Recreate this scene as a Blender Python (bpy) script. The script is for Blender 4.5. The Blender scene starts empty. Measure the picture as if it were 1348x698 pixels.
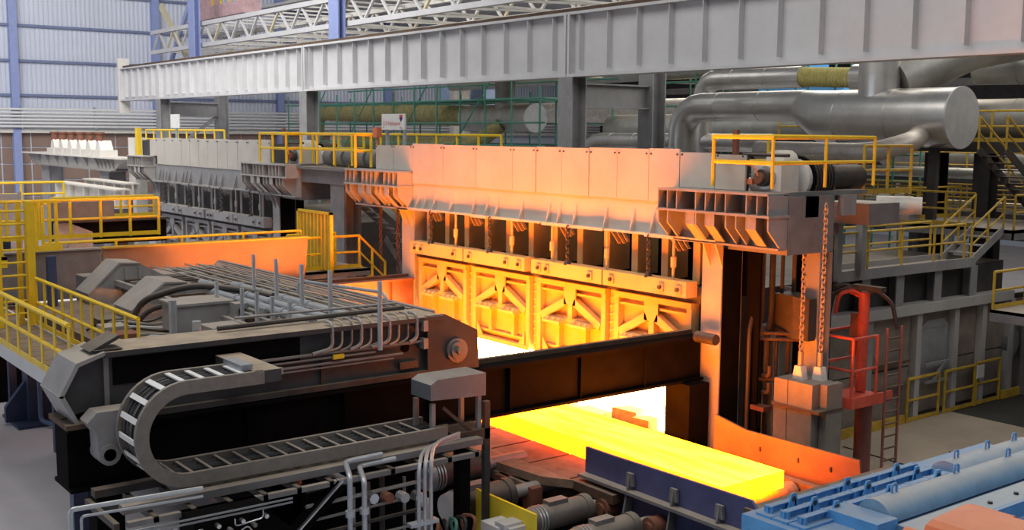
import bpy, bmesh, math, random
from mathutils import Vector, Matrix
random.seed(7)
C = bpy.context.scene.collection
SC = bpy.context.scene
# ------------------------------------------------------------------ camera
cam = bpy.data.cameras.new('camera'); cam_o = bpy.data.objects.new('camera', cam); C.objects.link(cam_o)
cam.sensor_width = 36.0; cam.lens = 36.0*1477/1348; cam.clip_end = 500
cam_o.location = (0, 0, 8.1)
_p, _y, _r = math.radians(6.73), math.radians(52.79), math.radians(.434)
_d = Vector((-math.sin(_y)*math.cos(_p), math.cos(_y)*math.cos(_p), -math.sin(_p)))
_x = _d.cross(Vector((0, 0, 1))).normalized(); _u = _x.cross(_d)
_x, _u = _x*math.cos(_r)+_u*math.sin(_r), _u*math.cos(_r)-_x*math.sin(_r)
cam_o.rotation_euler = Matrix((_x, _u, -_d)).transposed().to_euler()
SC.camera = cam_o
# ------------------------------------------------------------------ world, lights, exposure
w = bpy.data.worlds.new('hall_air'); SC.world = w; w.use_nodes = True
bg = w.node_tree.nodes['Background']; bg.inputs[0].default_value = (.80, .88, 1, 1); bg.inputs[1].default_value = .12
def area(name, loc, target, sx, sy, power, col):
    l = bpy.data.lights.new(name, 'AREA'); l.shape = 'RECTANGLE'; l.size = sx; l.size_y = sy; l.energy = power; l.color = col
    o = bpy.data.objects.new(name, l); C.objects.link(o); o.location = loc
    o.rotation_euler = (Vector(target)-Vector(loc)).to_track_quat('-Z', 'Y').to_euler(); return o
area('roof_light_far', (-56, 8, 28), (-84, 22, 4), 34, 18, 15000, (1, .97, .93))
area('roof_light_near', (-20, 6, 30), (-20, 12, 0), 44, 18, 8000, (1, .96, .90))
area('bay_door_daylight', (-34, -26, 9), (-36, 12, 4), 34, 14, 2000, (.80, .88, 1))
area('rear_bay_light', (-38, 48, 18), (-40, 42, 0), 50, 10, 6500, (1, .96, .88))
area('right_fill_light', (2, 36, 24), (-18, 28, 2), 20, 12, 1700, (1, .95, .88))  # unseen fill lamp, added to brighten the furnace's right side and floor
SC.view_settings.view_transform = 'Standard'; SC.view_settings.look = 'None'
SC.view_settings.exposure = 0.0; SC.view_settings.gamma = 1.0; SC.view_settings.use_curve_mapping = False
# ------------------------------------------------------------------ materials
MATS = {}
def mat(name, col, rough=.6, metal=0., var=.25, scale=2.5, dust=0., bump=0., rust=0., dustcol=(.44, .355, .26), spec=.5):
    if name in MATS: return MATS[name]
    m = bpy.data.materials.new(name); m.use_nodes = True; nt = m.node_tree; N = nt.nodes; L = nt.links
    b = N['Principled BSDF']; b.inputs['Roughness'].default_value = rough; b.inputs['Metallic'].default_value = metal; b.inputs['Specular IOR Level'].default_value = spec
    geo = N.new('ShaderNodeNewGeometry')
    tn = N.new('ShaderNodeTexNoise'); tn.inputs['Scale'].default_value = scale; tn.inputs['Detail'].default_value = 6; tn.inputs['Roughness'].default_value = .65
    L.new(geo.outputs['Position'], tn.inputs['Vector'])
    r = N.new('ShaderNodeValToRGB'); r.color_ramp.elements[0].position = .3; r.color_ramp.elements[1].position = .72
    r.color_ramp.elements[0].color = [c*(1-var) for c in col]+[1]; r.color_ramp.elements[1].color = [min(1, c*(1+var*.6)) for c in col]+[1]
    L.new(tn.outputs['Fac'], r.inputs['Fac']); out = r.outputs['Color']
    if rust:
        t2 = N.new('ShaderNodeTexNoise'); t2.inputs['Scale'].default_value = 1.3; t2.inputs['Detail'].default_value = 8; t2.inputs['Roughness'].default_value = .75
        L.new(geo.outputs['Position'], t2.inputs['Vector'])
        mr = N.new('ShaderNodeMapRange'); mr.inputs[1].default_value = .52; mr.inputs[2].default_value = .68; mr.inputs[4].default_value = rust
        L.new(t2.outputs['Fac'], mr.inputs[0])
        mx = N.new('ShaderNodeMix'); mx.data_type = 'RGBA'; L.new(mr.outputs[0], mx.inputs[0]); L.new(out, mx.inputs[6]); mx.inputs[7].default_value = (.16, .075, .035, 1); out = mx.outputs[2]
    if dust:
        sp = N.new('ShaderNodeSeparateXYZ'); L.new(geo.outputs['Normal'], sp.inputs[0])
        mr = N.new('ShaderNodeMapRange'); mr.inputs[1].default_value = .45; mr.inputs[2].default_value = .95; mr.inputs[4].default_value = dust
        L.new(sp.outputs['Z'], mr.inputs[0])
        mu = N.new('ShaderNodeMath'); mu.operation = 'MULTIPLY'; L.new(mr.outputs[0], mu.inputs[0])
        m2 = N.new('ShaderNodeMapRange'); m2.inputs[1].default_value = .3; m2.inputs[2].default_value = .6; m2.inputs[3].default_value = .55
        L.new(tn.outputs['Fac'], m2.inputs[0]); L.new(m2.outputs[0], mu.inputs[1])
        mx = N.new('ShaderNodeMix'); mx.data_type = 'RGBA'; L.new(mu.outputs[0], mx.inputs[0]); L.new(out, mx.inputs[6]); mx.inputs[7].default_value = (*dustcol, 1); out = mx.outputs[2]
    L.new(out, b.inputs['Base Color'])
    if bump:
        bp = N.new('ShaderNodeBump'); bp.inputs['Strength'].default_value = bump; bp.inputs['Distance'].default_value = .02
        L.new(tn.outputs['Fac'], bp.inputs['Height']); L.new(bp.outputs[0], b.inputs['Normal'])
    MATS[name] = m; return m
def emit(name, col, strength, col2=None, scale=1.2):
    m = bpy.data.materials.new(name); m.use_nodes = True; nt = m.node_tree; N = nt.nodes; L = nt.links
    b = N['Principled BSDF']; b.inputs['Base Color'].default_value = (.12, .06, .03, 1); b.inputs['Roughness'].default_value = .8
    b.inputs['Emission Strength'].default_value = strength; b.inputs['Emission Color'].default_value = (*col, 1)
    if col2:
        g = N.new('ShaderNodeNewGeometry'); mp = N.new('ShaderNodeMapping'); mp.inputs['Scale'].default_value = (.35, 1.6, 1)
        t = N.new('ShaderNodeTexNoise'); t.inputs['Scale'].default_value = scale; t.inputs['Detail'].default_value = 7
        L.new(g.outputs['Position'], mp.inputs[0]); L.new(mp.outputs[0], t.inputs['Vector'])
        r = N.new('ShaderNodeValToRGB'); r.color_ramp.elements[0].position = .35; r.color_ramp.elements[1].position = .65
        r.color_ramp.elements[0].color = (*col2, 1); r.color_ramp.elements[1].color = (*col, 1)
        L.new(t.outputs['Fac'], r.inputs[0]); L.new(r.outputs[0], b.inputs['Emission Color'])
    MATS[name] = m; return m
G_LIGHT = mat('pale_grey_paint', (.57, .57, .59), .5, var=.10, scale=.8, dust=.25)
G_PANEL = mat('aluminium_cladding', (.56, .525, .47), .5, .1, var=.12, scale=.9, rust=.05)
G_STEEL = mat('grey_steel', (.30, .30, .31), .55, .2, var=.2, scale=1.6, dust=.55, rust=.12)
G_MID = mat('mid_grey_steel', (.20, .20, .21), .6, .2, var=.25, scale=1.8, dust=.6, rust=.2)
G_DARK = mat('dark_steel', (.055, .052, .052), .62, .3, var=.35, scale=2, dust=.35, rust=.35)
G_BLACK = mat('near_black_steel', (.006, .0055, .0055), .75, .0, var=.4, scale=2, spec=.03)  # almost black all over, hardly any gloss
RUSTY = mat('rusty_dark_steel', (.10, .065, .045), .8, .1, var=.4, scale=3, dust=.3, rust=.7)
RUSTRED = mat('rusted_red_steel', (.22, .085, .05), .75, .1, var=.35, scale=3, rust=.4)
YEL = mat('yellow_paint', (.80, .54, .02), .42, var=.12, scale=4, rust=.05)
YELD = mat('dirty_yellow_paint', (.52, .33, .03), .55, var=.3, scale=3, rust=.25)
BLUEC = mat('blue_column_paint', (.27, .33, .60), .5, var=.1)
GIRT = mat('grey_blue_girt_paint', (.17, .21, .36), .5, var=.1)
SHEET = mat('pale_blue_sheet', (.60, .64, .76), .5, var=.06, scale=.25)
BROWN = mat('brown_wall_panel', (.27, .185, .15), .8, var=.15, scale=.6)
WHITE = mat('white_paint', (.72, .72, .72), .5, var=.08)
WHITEP = mat('dusty_white_paint', (.66, .64, .60), .5, var=.12, dust=.4)
DUCT = mat('aluminium_duct', (.62, .61, .59), .33, .88, var=.18, scale=1.1, dust=.25)
DUCTD = mat('dusty_duct', (.34, .34, .32), .5, .6, var=.25, scale=1.2, dust=.6)
INSUL = mat('yellow_insulation', (.42, .37, .13), .9, var=.3, scale=6, bump=.5)
INSULD = mat('dusty_insulation', (.22, .20, .085), .9, var=.35, scale=5, bump=.5)
GREEN = mat('green_scaffold_paint', (.05, .20, .15), .55, var=.2)
BLUEM = mat('blue_machine_paint', (.10, .36, .75), .5, var=.2, scale=2.2, dust=.7, dustcol=(.26, .25, .23))
BLUEH = mat('dusty_blue_hood', (.20, .36, .54), .55, var=.2, scale=2.5, dust=.85, dustcol=(.38, .37, .35))
NAVY = mat('navy_shield_paint', (.085, .095, .23), .5, .3, var=.3, scale=1.5, rust=.15)
BLUED = mat('dark_blue_post_paint', (.035, .055, .12), .5, var=.2)
ORANGE = mat('orange_paint', (.72, .20, .085), .45, var=.15, scale=2, dust=.2)
PRIMER = mat('orange_primer_plate', (.27, .105, .06), .7, var=.15, scale=1.5, rust=.08)
RED = mat('red_paint_and_glow', (.66, .09, .05), .5, var=.3, scale=3, rust=.2)  # holds the red glow on cage and pipe; plain paint on switch and sign
GUARDM = mat('glow_orange_guard', (.23, .10, .065), .7, var=.3, scale=1.5, rust=.2)  # orange glow of slab and hearth put into the base colour
FARG = mat('glow_orange_plate', (.26, .15, .10), .7, var=.15, scale=1.5, rust=.1)  # orange base stands in for furnace glow on this stretch of guard
CONC = mat('concrete_block', (.21, .19, .165), .85, var=.2, scale=3, bump=.2)
FLOORL = mat('grey_blue_floor', (.62, .60, .65), .55, var=.14, scale=.5)
FLOORR = mat('tan_concrete_floor', (.36, .30, .23), .75, var=.2, scale=.5, bump=.1)
FLOORD = mat('dark_oily_floor', (.035, .033, .03), .7, var=.3, scale=.6)
CHROME = mat('bare_steel', (.55, .57, .60), .28, .9, var=.15, scale=3)
CHAINB = mat('cable_carrier_band', (.20, .185, .17), .6, .1, var=.2, scale=8, dust=.3)
FGLOW = mat('glow_tinted_front', (.54, .41, .20), .55, 0, var=.14, scale=1.2, rust=.06)  # warm yellow base puts the furnace glow into the door colour
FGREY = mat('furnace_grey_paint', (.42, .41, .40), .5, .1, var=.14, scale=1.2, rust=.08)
TRUCK = mat('dark_truck_paint', (.055, .056, .062), .65, 0, var=.3, scale=1.5, dust=.85, rust=.08, spec=.3)
CHAINM = mat('warm_chain_steel', (.42, .30, .20), .5, .3, var=.2, scale=6)
CLAD = mat('dusty_side_cladding', (.24, .20, .165), .75, .1, var=.35, scale=1.4, dust=.4, rust=.35)
TANP = mat('dusty_tan_pipe', (.38, .33, .27), .6, .1, var=.2, scale=3, dust=.5)
GALV = mat('galvanised_tube', (.45, .49, .54), .4, .5, var=.15, scale=3, dust=.25)
RUBBER = mat('black_rubber', (.02, .02, .022), .6, var=.2)
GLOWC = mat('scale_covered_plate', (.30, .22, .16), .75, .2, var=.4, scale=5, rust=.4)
SLABM = emit('glowing_slab', (1, .27, .0036), 52.0, (1, .13, .0006), 2.0)
SLABS = emit('cooler_slab_edge', (1, .085, .0018), 17.0, (1, .06, .0008))
HOT = emit('white_hot_hearth', (1, .36, .09), 130.0)
HOTB = emit('glowing_refractory', (1, .22, .02), 4.0)
# ------------------------------------------------------------------ mesh helpers
ORG = {}
V = Vector
class MB:
    def __init__(s): s.v = []; s.f = []; s.sm = False
    def add(s, vs, fs):
        n = len(s.v); s.v += [tuple(p) for p in vs]; s.f += [tuple(i+n for i in f) for f in fs]; return s
    def box(s, x0, y0, z0, x1, y1, z1):
        x0, x1 = min(x0, x1), max(x0, x1); y0, y1 = min(y0, y1), max(y0, y1); z0, z1 = min(z0, z1), max(z0, z1)
        return s.add([(x0,y0,z0),(x1,y0,z0),(x1,y1,z0),(x0,y1,z0),(x0,y0,z1),(x1,y0,z1),(x1,y1,z1),(x0,y1,z1)],
                     [(0,3,2,1),(4,5,6,7),(0,1,5,4),(1,2,6,5),(2,3,7,6),(3,0,4,7)])
    def bar(s, p, q, w_, h, up=(0, 0, 1)):
        p, q = V(p), V(q); d = (q-p).normalized(); u = V(up)
        if abs(d.dot(u)) > .95: u = V((0, 1, 0))
        a = d.cross(u).normalized(); b = a.cross(d)
        a, b = a*w_/2, b*h/2
        vs = [p-a-b, p+a-b, p+a+b, p-a+b, q-a-b, q+a-b, q+a+b, q-a+b]
        return s.add(vs, [(0,1,2,3),(7,6,5,4),(0,4,5,1),(1,5,6,2),(2,6,7,3),(3,7,4,0)])
    def tube(s, pts, r, n=8, caps=True, rs=None):
        s.sm = True; P = [V(p) for p in pts]; k = len(P); base = len(s.v); a = None
        for i in range(k):
            if i == 0: d = P[1]-P[0]
            elif i == k-1: d = P[-1]-P[-2]
            else: d = (P[i]-P[i-1]).normalized()+(P[i+1]-P[i]).normalized()
            d = d.normalized() if d.length > 1e-9 else V((0,0,1))
            if a is None: a = d.orthogonal().normalized()
            a = (a-d*a.dot(d)).normalized(); b = d.cross(a); rr = rs[i] if rs else r
            if 0 < i < k-1:
                c_ = max(.5, (P[i]-P[i-1]).normalized().dot(d)); rr_ = rr/c_ if not rs else rr
            else: rr_ = rr
            for j in range(n):
                t = 2*math.pi*j/n; s.v.append(tuple(P[i]+a*math.cos(t)*rr_+b*math.sin(t)*rr_))
        for i in range(k-1):
            for j in range(n):
                j2 = (j+1) % n; s.f.append((base+i*n+j, base+i*n+j2, base+(i+1)*n+j2, base+(i+1)*n+j))
        if caps:
            s.f.append(tuple(base+j for j in range(n))[::-1]); s.f.append(tuple(base+(k-1)*n+j for j in range(n)))
        return s
    def cyl(s, p, q, r, n=12, r2=None): return s.tube([p, q], r, n, True, [r, r if r2 is None else r2])
    def prism(s, poly, ax, a0, a1):
        n = len(poly)
        f = {'x': lambda t, p: (t, p[0], p[1]), 'y': lambda t, p: (p[0], t, p[1]), 'z': lambda t, p: (p[0], p[1], t)}[ax]
        vs = [f(a0, p) for p in poly]+[f(a1, p) for p in poly]
        fs = [tuple(range(n))[::-1], tuple(range(n, 2*n))]+[(i, (i+1) % n, n+(i+1) % n, n+i) for i in range(n)]
        return s.add(vs, fs)
    def mesh(s, name, m, off=(0, 0, 0)):
        me = bpy.data.meshes.new(name); o = V(off)
        me.from_pydata([tuple(V(p)-o) for p in s.v], [], s.f)
        bm = bmesh.new(); bm.from_mesh(me); bmesh.ops.recalc_face_normals(bm, faces=bm.faces); bm.to_mesh(me); bm.free()
        if s.sm:
            me.polygons.foreach_set('use_smooth', [True]*len(me.polygons)); me.set_sharp_from_angle(angle=math.radians(42))
        me.materials.append(m); return me
    def build(s, name, m, parent=None, label=None):
        off = ORG[parent] if parent else V((0, 0, 0))
        o = bpy.data.objects.new(name, s.mesh(name, m, off)); C.objects.link(o)
        if parent: o.parent = parent; ORG[o] = off
        else: ORG[o] = V((0, 0, 0))
        if label: o['label'] = label
        return o
def piece(name, me, loc, parent, rotz=0):            # a part that shares mesh data; loc is in world metres
    o = bpy.data.objects.new(name, me); C.objects.link(o)
    if parent: o.parent = parent; o.location = V(loc)-ORG[parent]
    else: o.location = loc
    o.rotation_euler = (0, 0, rotz); ORG[o] = V(loc); return o
def tag(o, label, cat, group=None):
    o['label'] = label; o['category'] = cat
    if group: o['group'] = group
    return o
def thing(name, label, cat, loc, group=None):
    o = bpy.data.objects.new(name, None); C.objects.link(o); o.location = loc; o.empty_display_size = .2; ORG[o] = V(loc)
    return tag(o, label, cat, group)
def struct(name, mb, m, label, parent=None):
    o = mb.build(name, m, parent)
    if not parent: o['kind'] = 'structure'; o['label'] = label; o['category'] = name.split('_')[0]
    return o
def single(name, mb, m, label, cat, loc, group=None):    # a thing that is one mesh, origin at its base
    o = bpy.data.objects.new(name, mb.mesh(name, m, loc)); C.objects.link(o); o.location = loc; ORG[o] = V(loc); return tag(o, label, cat, group)
def lerp(a, b, t): return V(a)+(V(b)-V(a))*t
def arc(c, r, a0, a1, n, plane='yz', fixed=0):
    out = []
    for i in range(n+1):
        t = math.radians(a0+(a1-a0)*i/n); p, q = c[0]+r*math.cos(t), c[1]+r*math.sin(t)
        out.append({'yz': (fixed, p, q), 'xz': (p, fixed, q), 'xy': (p, q, fixed)}[plane])
    return out
def fillet(pts, r, n=6):                              # round the corners of a 3-D polyline
    P = [V(p) for p in pts]; out = [P[0]]
    for i in range(1, len(P)-1):
        a, b = (P[i-1]-P[i]), (P[i+1]-P[i]); k = min(r, a.length*.49, b.length*.49); p, q = P[i]+a.normalized()*k, P[i]+b.normalized()*k
        for j in range(n+1):
            t = j/n; out.append(p*(1-t)**2+P[i]*2*t*(1-t)+q*t*t)
    return out+[P[-1]]
def railing(label, path, h=1.05, sp=1.4, group=None, r=.032, m=None, mids=1, toe=True, flat=0, closed_posts=True, z_mid=None):
    m = m or YEL; P = [V(p) for p in path]; t = thing('guard_railing', label, 'railing', P[0], group)
    up = V((0, 0, h)); MB().tube([p+up for p in P], r, 6).build('top_rail', m, t)
    for k in range(mids): MB().tube([p+up*((k+1)/(mids+1)) for p in P], r*.85, 6).build('mid_rail', m, t)
    pm = MB()
    if flat: pm.box(-flat/2, -.012, 0, flat/2, .012, h)
    else: pm.cyl((0, 0, 0), (0, 0, h), r, 6)
    pm = pm.mesh('post', m)
    for a, b in zip(P[:-1], P[1:]):
        n = max(1, round((b-a).length/sp)); rz = math.atan2(b.y-a.y, b.x-a.x)
        for i in range(n+(1 if b is P[-1] else 0)): piece('post', pm, lerp(a, b, i/n), t, rz)
        if toe: MB().bar(a+V((0, 0, .07)), b+V((0, 0, .07)), .015, .12).build('toe_board', m, t)
    return t
def chain_mb(p, q, ll=.13, wd=.05, r=.014):
    mb = MB(); p, q = V(p), V(q); d = q-p; n = max(1, int(d.length/(ll*.72))); d.normalize(); a = V((1, 0, 0)); b = V((0, 1, 0))
    for i in range(n):
        c = p+d*(ll*.72*(i+.5)); s_ = a if i % 2 else b; pts = []
        for k in range(9):
            t = 2*math.pi*k/8; pts.append(c+s_*math.cos(t)*wd+d*math.sin(t)*ll/2)
        mb.tube(pts, r, 4, caps=False)
    return mb
# ================================================================== the hall
fl = struct('floor', MB().box(-96, -40, -.3, -19.2, 80, 0), FLOORL, 'smooth grey blue hall floor under the walkway')
struct('floor', MB().box(-19.2, 18.6, -.3, 12, 30, 0), FLOORR, 'tan concrete floor beside the furnace wall and blue covers')
struct('floor', MB().box(-19.2, 30, -.3, 12, 80, -.02), FLOORD, 'dark oily floor strip beyond the tan concrete')
struct('floor', MB().box(-19.2, -40, -.3, 12, 18.6, -.005), FLOORL, 'grey floor below the cable carrier and roller motors')
WX = -95.0
wall = struct('wall_left', MB().box(WX-.3, -10, 0, WX-.12, 112, 24), SHEET, 'pale blue corrugated end wall of the hall')
def corr(y0, y1, z0, z1, pitch=.36, dep=.04):
    n = int((y1-y0)/pitch); mb = MB(); pr = []
    for i in range(n):
        y = y0+i*pitch; pr += [(y, 0), (y+pitch*.42, 0), (y+pitch*.55, dep), (y+pitch*.87, dep)]
    pr.append((y1, 0))
    vs = [(x, y, z0) for y, x in pr]+[(x, y, z1) for y, x in pr]; k = len(pr)
    return mb.add(vs, [(i, i+1, k+i+1, k+i) for i in range(k-1)])
cols_y = [11.4+11.3*i for i in range(9)]
zr = [9.4, 10.76, 13.45, 16.2, 18.9, 21.6]
for zi in range(len(zr)-1):
    me = corr(0, 11.3, 0, zr[zi+1]-zr[zi]).mesh('wall_sheet', SHEET)
    for y in cols_y[:-1]: piece('wall_sheet', me, (WX-.1, y, zr[zi]), wall)
for z in zr[1:]:
    MB().box(WX, 0, z-.1, WX+.2, 104, z+.1).build('girt', GIRT, wall)
pm = MB().box(0, .06, .05, .08, 2.17, 1.26).mesh('wall_panel', BROWN)
for i in range(20):
    for j in range(6): piece('wall_panel', pm, (WX-.1, 6.0+2.23*i, .1+1.31*j), wall)
MB().box(WX-.12, 0, 7.8, WX+.6, 104, 8.12).build('ledge', WHITEP, wall)
for y in cols_y:
    if y > 12:
        t = single('wall_column', MB().box(WX+.1, y-.3, 0, WX+.62, y+.3, .5).box(WX+.1, y-.3, .5, WX+.16, y+.3, 23).box(WX+.56, y-.3, .5, WX+.62, y+.3, 23).box(WX+.14, y-.06, .5, WX+.58, y+.06, 23), BLUEC,
               'blue steel wall column, ' + ('leftmost in the picture' if y < 24 else 'beside the far end of the overhead girder' if y < 35 else 'seen just under the overhead girder near the pale wall' if y < 46 else 'of the far wall behind the scaffold and pipes'), 'column', (WX+.36, y, 0), 'blue columns of the end wall')
pb = thing('pipe_bank', 'bank of white horizontal pipes along the blue end wall', 'pipes', (WX+.7, 10, 8.2))
for k in range(6): MB().tube([(WX+.95, 2, 8.3+.27*k), (WX+.95, 83.5, 8.3+.27*k)], .1, 6).build('pipe', WHITE, pb)
for k in range(14): MB().box(WX+.64, 6+5.65*k, 8.13, WX+1.0, 6.12+5.65*k, 9.9).build('pipe_bracket', GALV, pb)
struct('wall_back', MB().box(WX, 84, 0, 20, 84.4, 20), G_DARK, 'dark far wall behind the pipework')
ce = struct('ceiling', MB().box(WX, 44, 19.0, 20, 84, 19.2), WHITEP, 'pale roof sheeting over the rear bay')
for k in range(14): MB().box(WX, 45+2.8*k, 18.7, 10, 45.2+2.8*k, 19.0).build('purlin', G_LIGHT, ce)
# ================================================================== furnaces
def bolt_lug(x, z, y, par, m):
    MB().box(x-.09, y-.04, z-.1, x+.09, y, z+.1).build('lug_plate', m, par)
    MB().cyl((x, y-.09, z), (x, y-.03, z), .05, 8).build('bolt', G_DARK, par)
def haunch(par, xa, xb, m, block=None):
    MB().box(xa, 19.16, 5.66, xb, 19.3, 6.82).build('haunch_back_plate', m, par)
    MB().box(xa, 18.62, 6.80, xb, 19.3, 6.85).build('haunch_top_flange', m, par)
    MB().box(xa-.05, 18.62, 6.33, xb+.05, 19.3, 6.38).build('haunch_middle_flange', m, par)
    MB().box(xa, 19.02, 5.61, xb, 19.3, 5.66).build('haunch_bottom_flange', m, par)
    rm = MB().box(-.015, 18.64, 6.38, .015, 19.2, 6.80).mesh('haunch_rib', m)
    bm_ = MB().prism([(18.66, 6.33), (19.2, 6.33), (19.2, 5.66), (19.06, 5.66), (18.66, 6.06)], 'x', -.018, .018).mesh('bent_rib', m)
    fm = MB().add([(0, 18.66, 6.33), (.26, 18.66, 6.33), (.26, 18.66, 6.06), (0, 18.66, 6.06), (.26, 19.06, 5.66), (0, 19.06, 5.66),
                   (0, 18.69, 6.33), (.26, 18.69, 6.33), (.26, 18.69, 6.07), (0, 18.69, 6.07), (.26, 19.09, 5.67), (0, 19.09, 5.67)],
                  [(0,1,2,3),(3,2,4,5),(6,9,8,7),(9,11,10,8),(0,3,9,6),(3,5,11,9),(1,7,8,2),(2,8,10,4),(0,6,7,1),(5,4,10,11)]).mesh('bent_plate', m)
    n = int(abs(xb-xa)/.28)
    for i in range(n+1):
        x = xa+(xb-xa)*i/n
        if i % 5 != 3: piece('haunch_rib', rm, (x, 0, 0), par)
        if i % 4 != 2: piece('bent_rib', bm_, (x, 0, 0), par)
        if i in (3, 5, 9): piece('bent_plate', fm, (x, 0, 0), par)
def furnace(ox, hot, label):
    S = FGLOW if hot else G_STEEL; t = thing('reheating_furnace', label, 'furnace', (-24.3+ox, 19.6, 0), 'reheating furnaces')
    X = lambda x: x+ox
    for a, b in ((-31.3, -30.55), (-18.0, -17.4)):
        MB().box(X(a), 19.24, 0, X(b), 19.28, 5.62).box(X(a), 19.9, 0, X(b), 19.94, 5.62).box(X(a)+.08, 19.28, 0, X(b)-.05, 19.9, 5.62).build('post', FGREY if hot else S, t)
        if a > -20: MB().box(X(b)-.05, 19.28, 0, X(b)+.02, 19.9, 5.5).build('side_plate', G_BLACK, t)  # black plate stands in for shade on the right post's side
        for k in (.22, .6): MB().prism([(19.24, 5.62), (18.98, 5.62), (19.24, 5.05)], 'x', X(a)+k, X(a)+k+.03).build('gusset', S, t)
    ed = [-32.84, -31.7, -30.55, -28.8, -27.08, -25.27, -24.21, -23.1, -22.0, -20.93, -19.79, -18.75, -17.63, -16.73]
    if not hot: ed = [-31.6, -30.6]+[-30.6+1.05*i for i in range(1, 12)]+[-18.0]
    for a, b in zip(ed[:-1], ed[1:]):
        e = a < -30.6 or b > -18.7; dz = random.uniform(-.02, .02)
        if not hot: e = a < -30.65
        p = MB().box(X(a)+.012, 19.18+random.uniform(-.008, .008), 6.86 if e else 6.475, X(b)-.012, 19.23, (7.66 if e else 7.73)+dz).build('fascia_panel', G_PANEL, t)
        for xx in (X(a)+.08, X(b)-.08): MB().cyl((xx, 19.15, 7.62), (xx, 19.19, 7.62), .022, 6).build('screw', G_DARK, p)
    MB().box(X(-32.8), 19.24, 6.4, X(-16.75), 19.32, 7.6).build('fascia_backing', G_DARK, t)
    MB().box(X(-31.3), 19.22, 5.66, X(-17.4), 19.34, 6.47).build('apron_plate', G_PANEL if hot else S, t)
    fin = MB().prism([(19.22, 6.26), (19.22, 5.70), (19.05, 5.70)], 'x', -.025, .025).mesh('apron_fin', G_PANEL if hot else S)
    fx = [-30.2, -29.75, -29.25, -28.3, -27.1, -26.45, -25.95, -24.8, -23.6, -23.15, -22.5, -21.3, -20.3, -19.6, -18.95] if hot else [-30.3+.42*i for i in range(4)]+[-28.2, -27.3, -26.9, -26.4, -25.2, -24.1, -23.5, -22.8, -21.4, -20.2, -19.8, -19.0]
    for x in fx: piece('apron_fin', fin, (X(x), 0, 0), t)
    x = -31.3; k = 0
    while x < -17.6:
        L_ = (1.5, 1.0, 1.75, .8)[k % 4]; e = min(x+L_, -17.4)
        MB().box(X(x), 18.98 if k % 2 else 19.02, 5.62+.015*(k % 3), X(e)-.02, 19.3, 5.70).build('ledge_plate', G_PANEL if hot else S, t); x = e; k += 1
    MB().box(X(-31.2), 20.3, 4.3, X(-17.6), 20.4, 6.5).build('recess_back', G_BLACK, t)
    rib = MB().box(-.11, 19.5, 4.55, .11, 19.53, 5.64).box(-.02, 19.53, 4.55, .02, 20.3, 5.64).mesh('buckstay', S)
    lou = MB().bar((.2, 19.5, 5.62), (.5, 19.5, 5.30), .02, .10, (0, 1, 0)).bar((.4, 19.5, 5.62), (.68, 19.5, 5.32), .02, .10, (0, 1, 0)).bar((.6, 19.5, 5.62), (.82, 19.5, 5.38), .02, .10, (0, 1, 0)).mesh('louvre', S)
    for i in range(12):
        xx = X(-30.1+1.06*i); piece('buckstay', rib, (xx, 0, 0), t)
        if i % 2 == 0: piece('louvre', lou, (xx, 0, 0), t)
    for a, b in ((-30.3, -24.35), (-24.05, -18.2)):
        h = MB().box(X(a), 18.92, 4.28, X(b), 18.96, 4.66).box(X(a), 18.96, 4.60, X(b), 19.3, 4.66).box(X(a), 18.96, 4.28, X(b), 19.3, 4.34).box(X(b)-.03, 18.96, 4.34, X(b), 19.3, 4.60).build('lifting_beam', S, t)
        MB().box(X((a+b)/2)-.01, 18.905, 4.28, X((a+b)/2)+.01, 18.925, 4.66).build('joint_strip', G_DARK, h)
        for k in (.06, .12, .42, .56, .86, .96): bolt_lug(X(a+(b-a)*k), 4.46, 18.92, h, S)
    MB().box(X(-30.5), 19.3, 4.12, X(-18.05), 19.7, 4.5).build('door_lintel', G_DARK, t)
    de = [-30.42, -27.42, -24.32, -21.15, -18.12]
    for a, b in zip(de[:-1], de[1:]):
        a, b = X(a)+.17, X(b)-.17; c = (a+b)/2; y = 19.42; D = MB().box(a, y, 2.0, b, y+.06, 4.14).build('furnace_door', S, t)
        P = lambda nm, mb: mb.build(nm, S, D)
        P('top_rail', MB().box(a, y-.22, 3.98, b, y, 4.12)); P('bottom_rail', MB().box(a, y-.22, 2.0, b, y, 2.12)); P('bottom_rail', MB().box(a+.1, y-.12, 2.25, b-.1, y, 2.31))
        P('stile', MB().box(a, y-.2, 2.12, a+.16, y, 3.98)); P('stile', MB().box(b-.16, y-.2, 2.12, b, y, 3.98))
        P('slot_rail', MB().box(a+.16, y-.16, 3.80, b-.16, y, 3.86)); P('gusset', MB().box(c-.24, y-.22, 3.52, c+.24, y-.18, 3.98))
        P('middle_rail', MB().box(a+.16, y-.18, 3.04, b-.16, y, 3.16)); P('centre_stile', MB().box(c-.09, y-.2, 3.16, c+.09, y, 3.52))
        P('brace', MB().bar((c-.16, y-.14, 3.62), (a+.2, y-.14, 3.1), .2, .16, (0, 1, 0))); P('brace', MB().bar((c+.16, y-.14, 3.62), (b-.2, y-.14, 3.1), .2, .16, (0, 1, 0)))
        for s_ in (-1, 1):
            xx = c+s_*.55; P('shelf_bracket', MB().prism([(y, 3.18), (y-.42, 3.06), (y-.42, 2.98), (y, 3.0)], 'x', xx-.36, xx+.36))
            for q in (-.2, .05, .28): P('stud', MB().cyl((xx+q, y-.38, 3.06), (xx+q, y-.34, 3.13), .04, 6))
            P('lower_stile', MB().box(xx-.07, y-.16, 2.31, xx+.07, y, 3.0))
            P('corner_gusset', MB().prism([(c+s_*1.16, 2.12), (c+s_*.86, 2.12), (c+s_*1.16, 2.5)], 'y', y-.2, y-.17))
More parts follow.
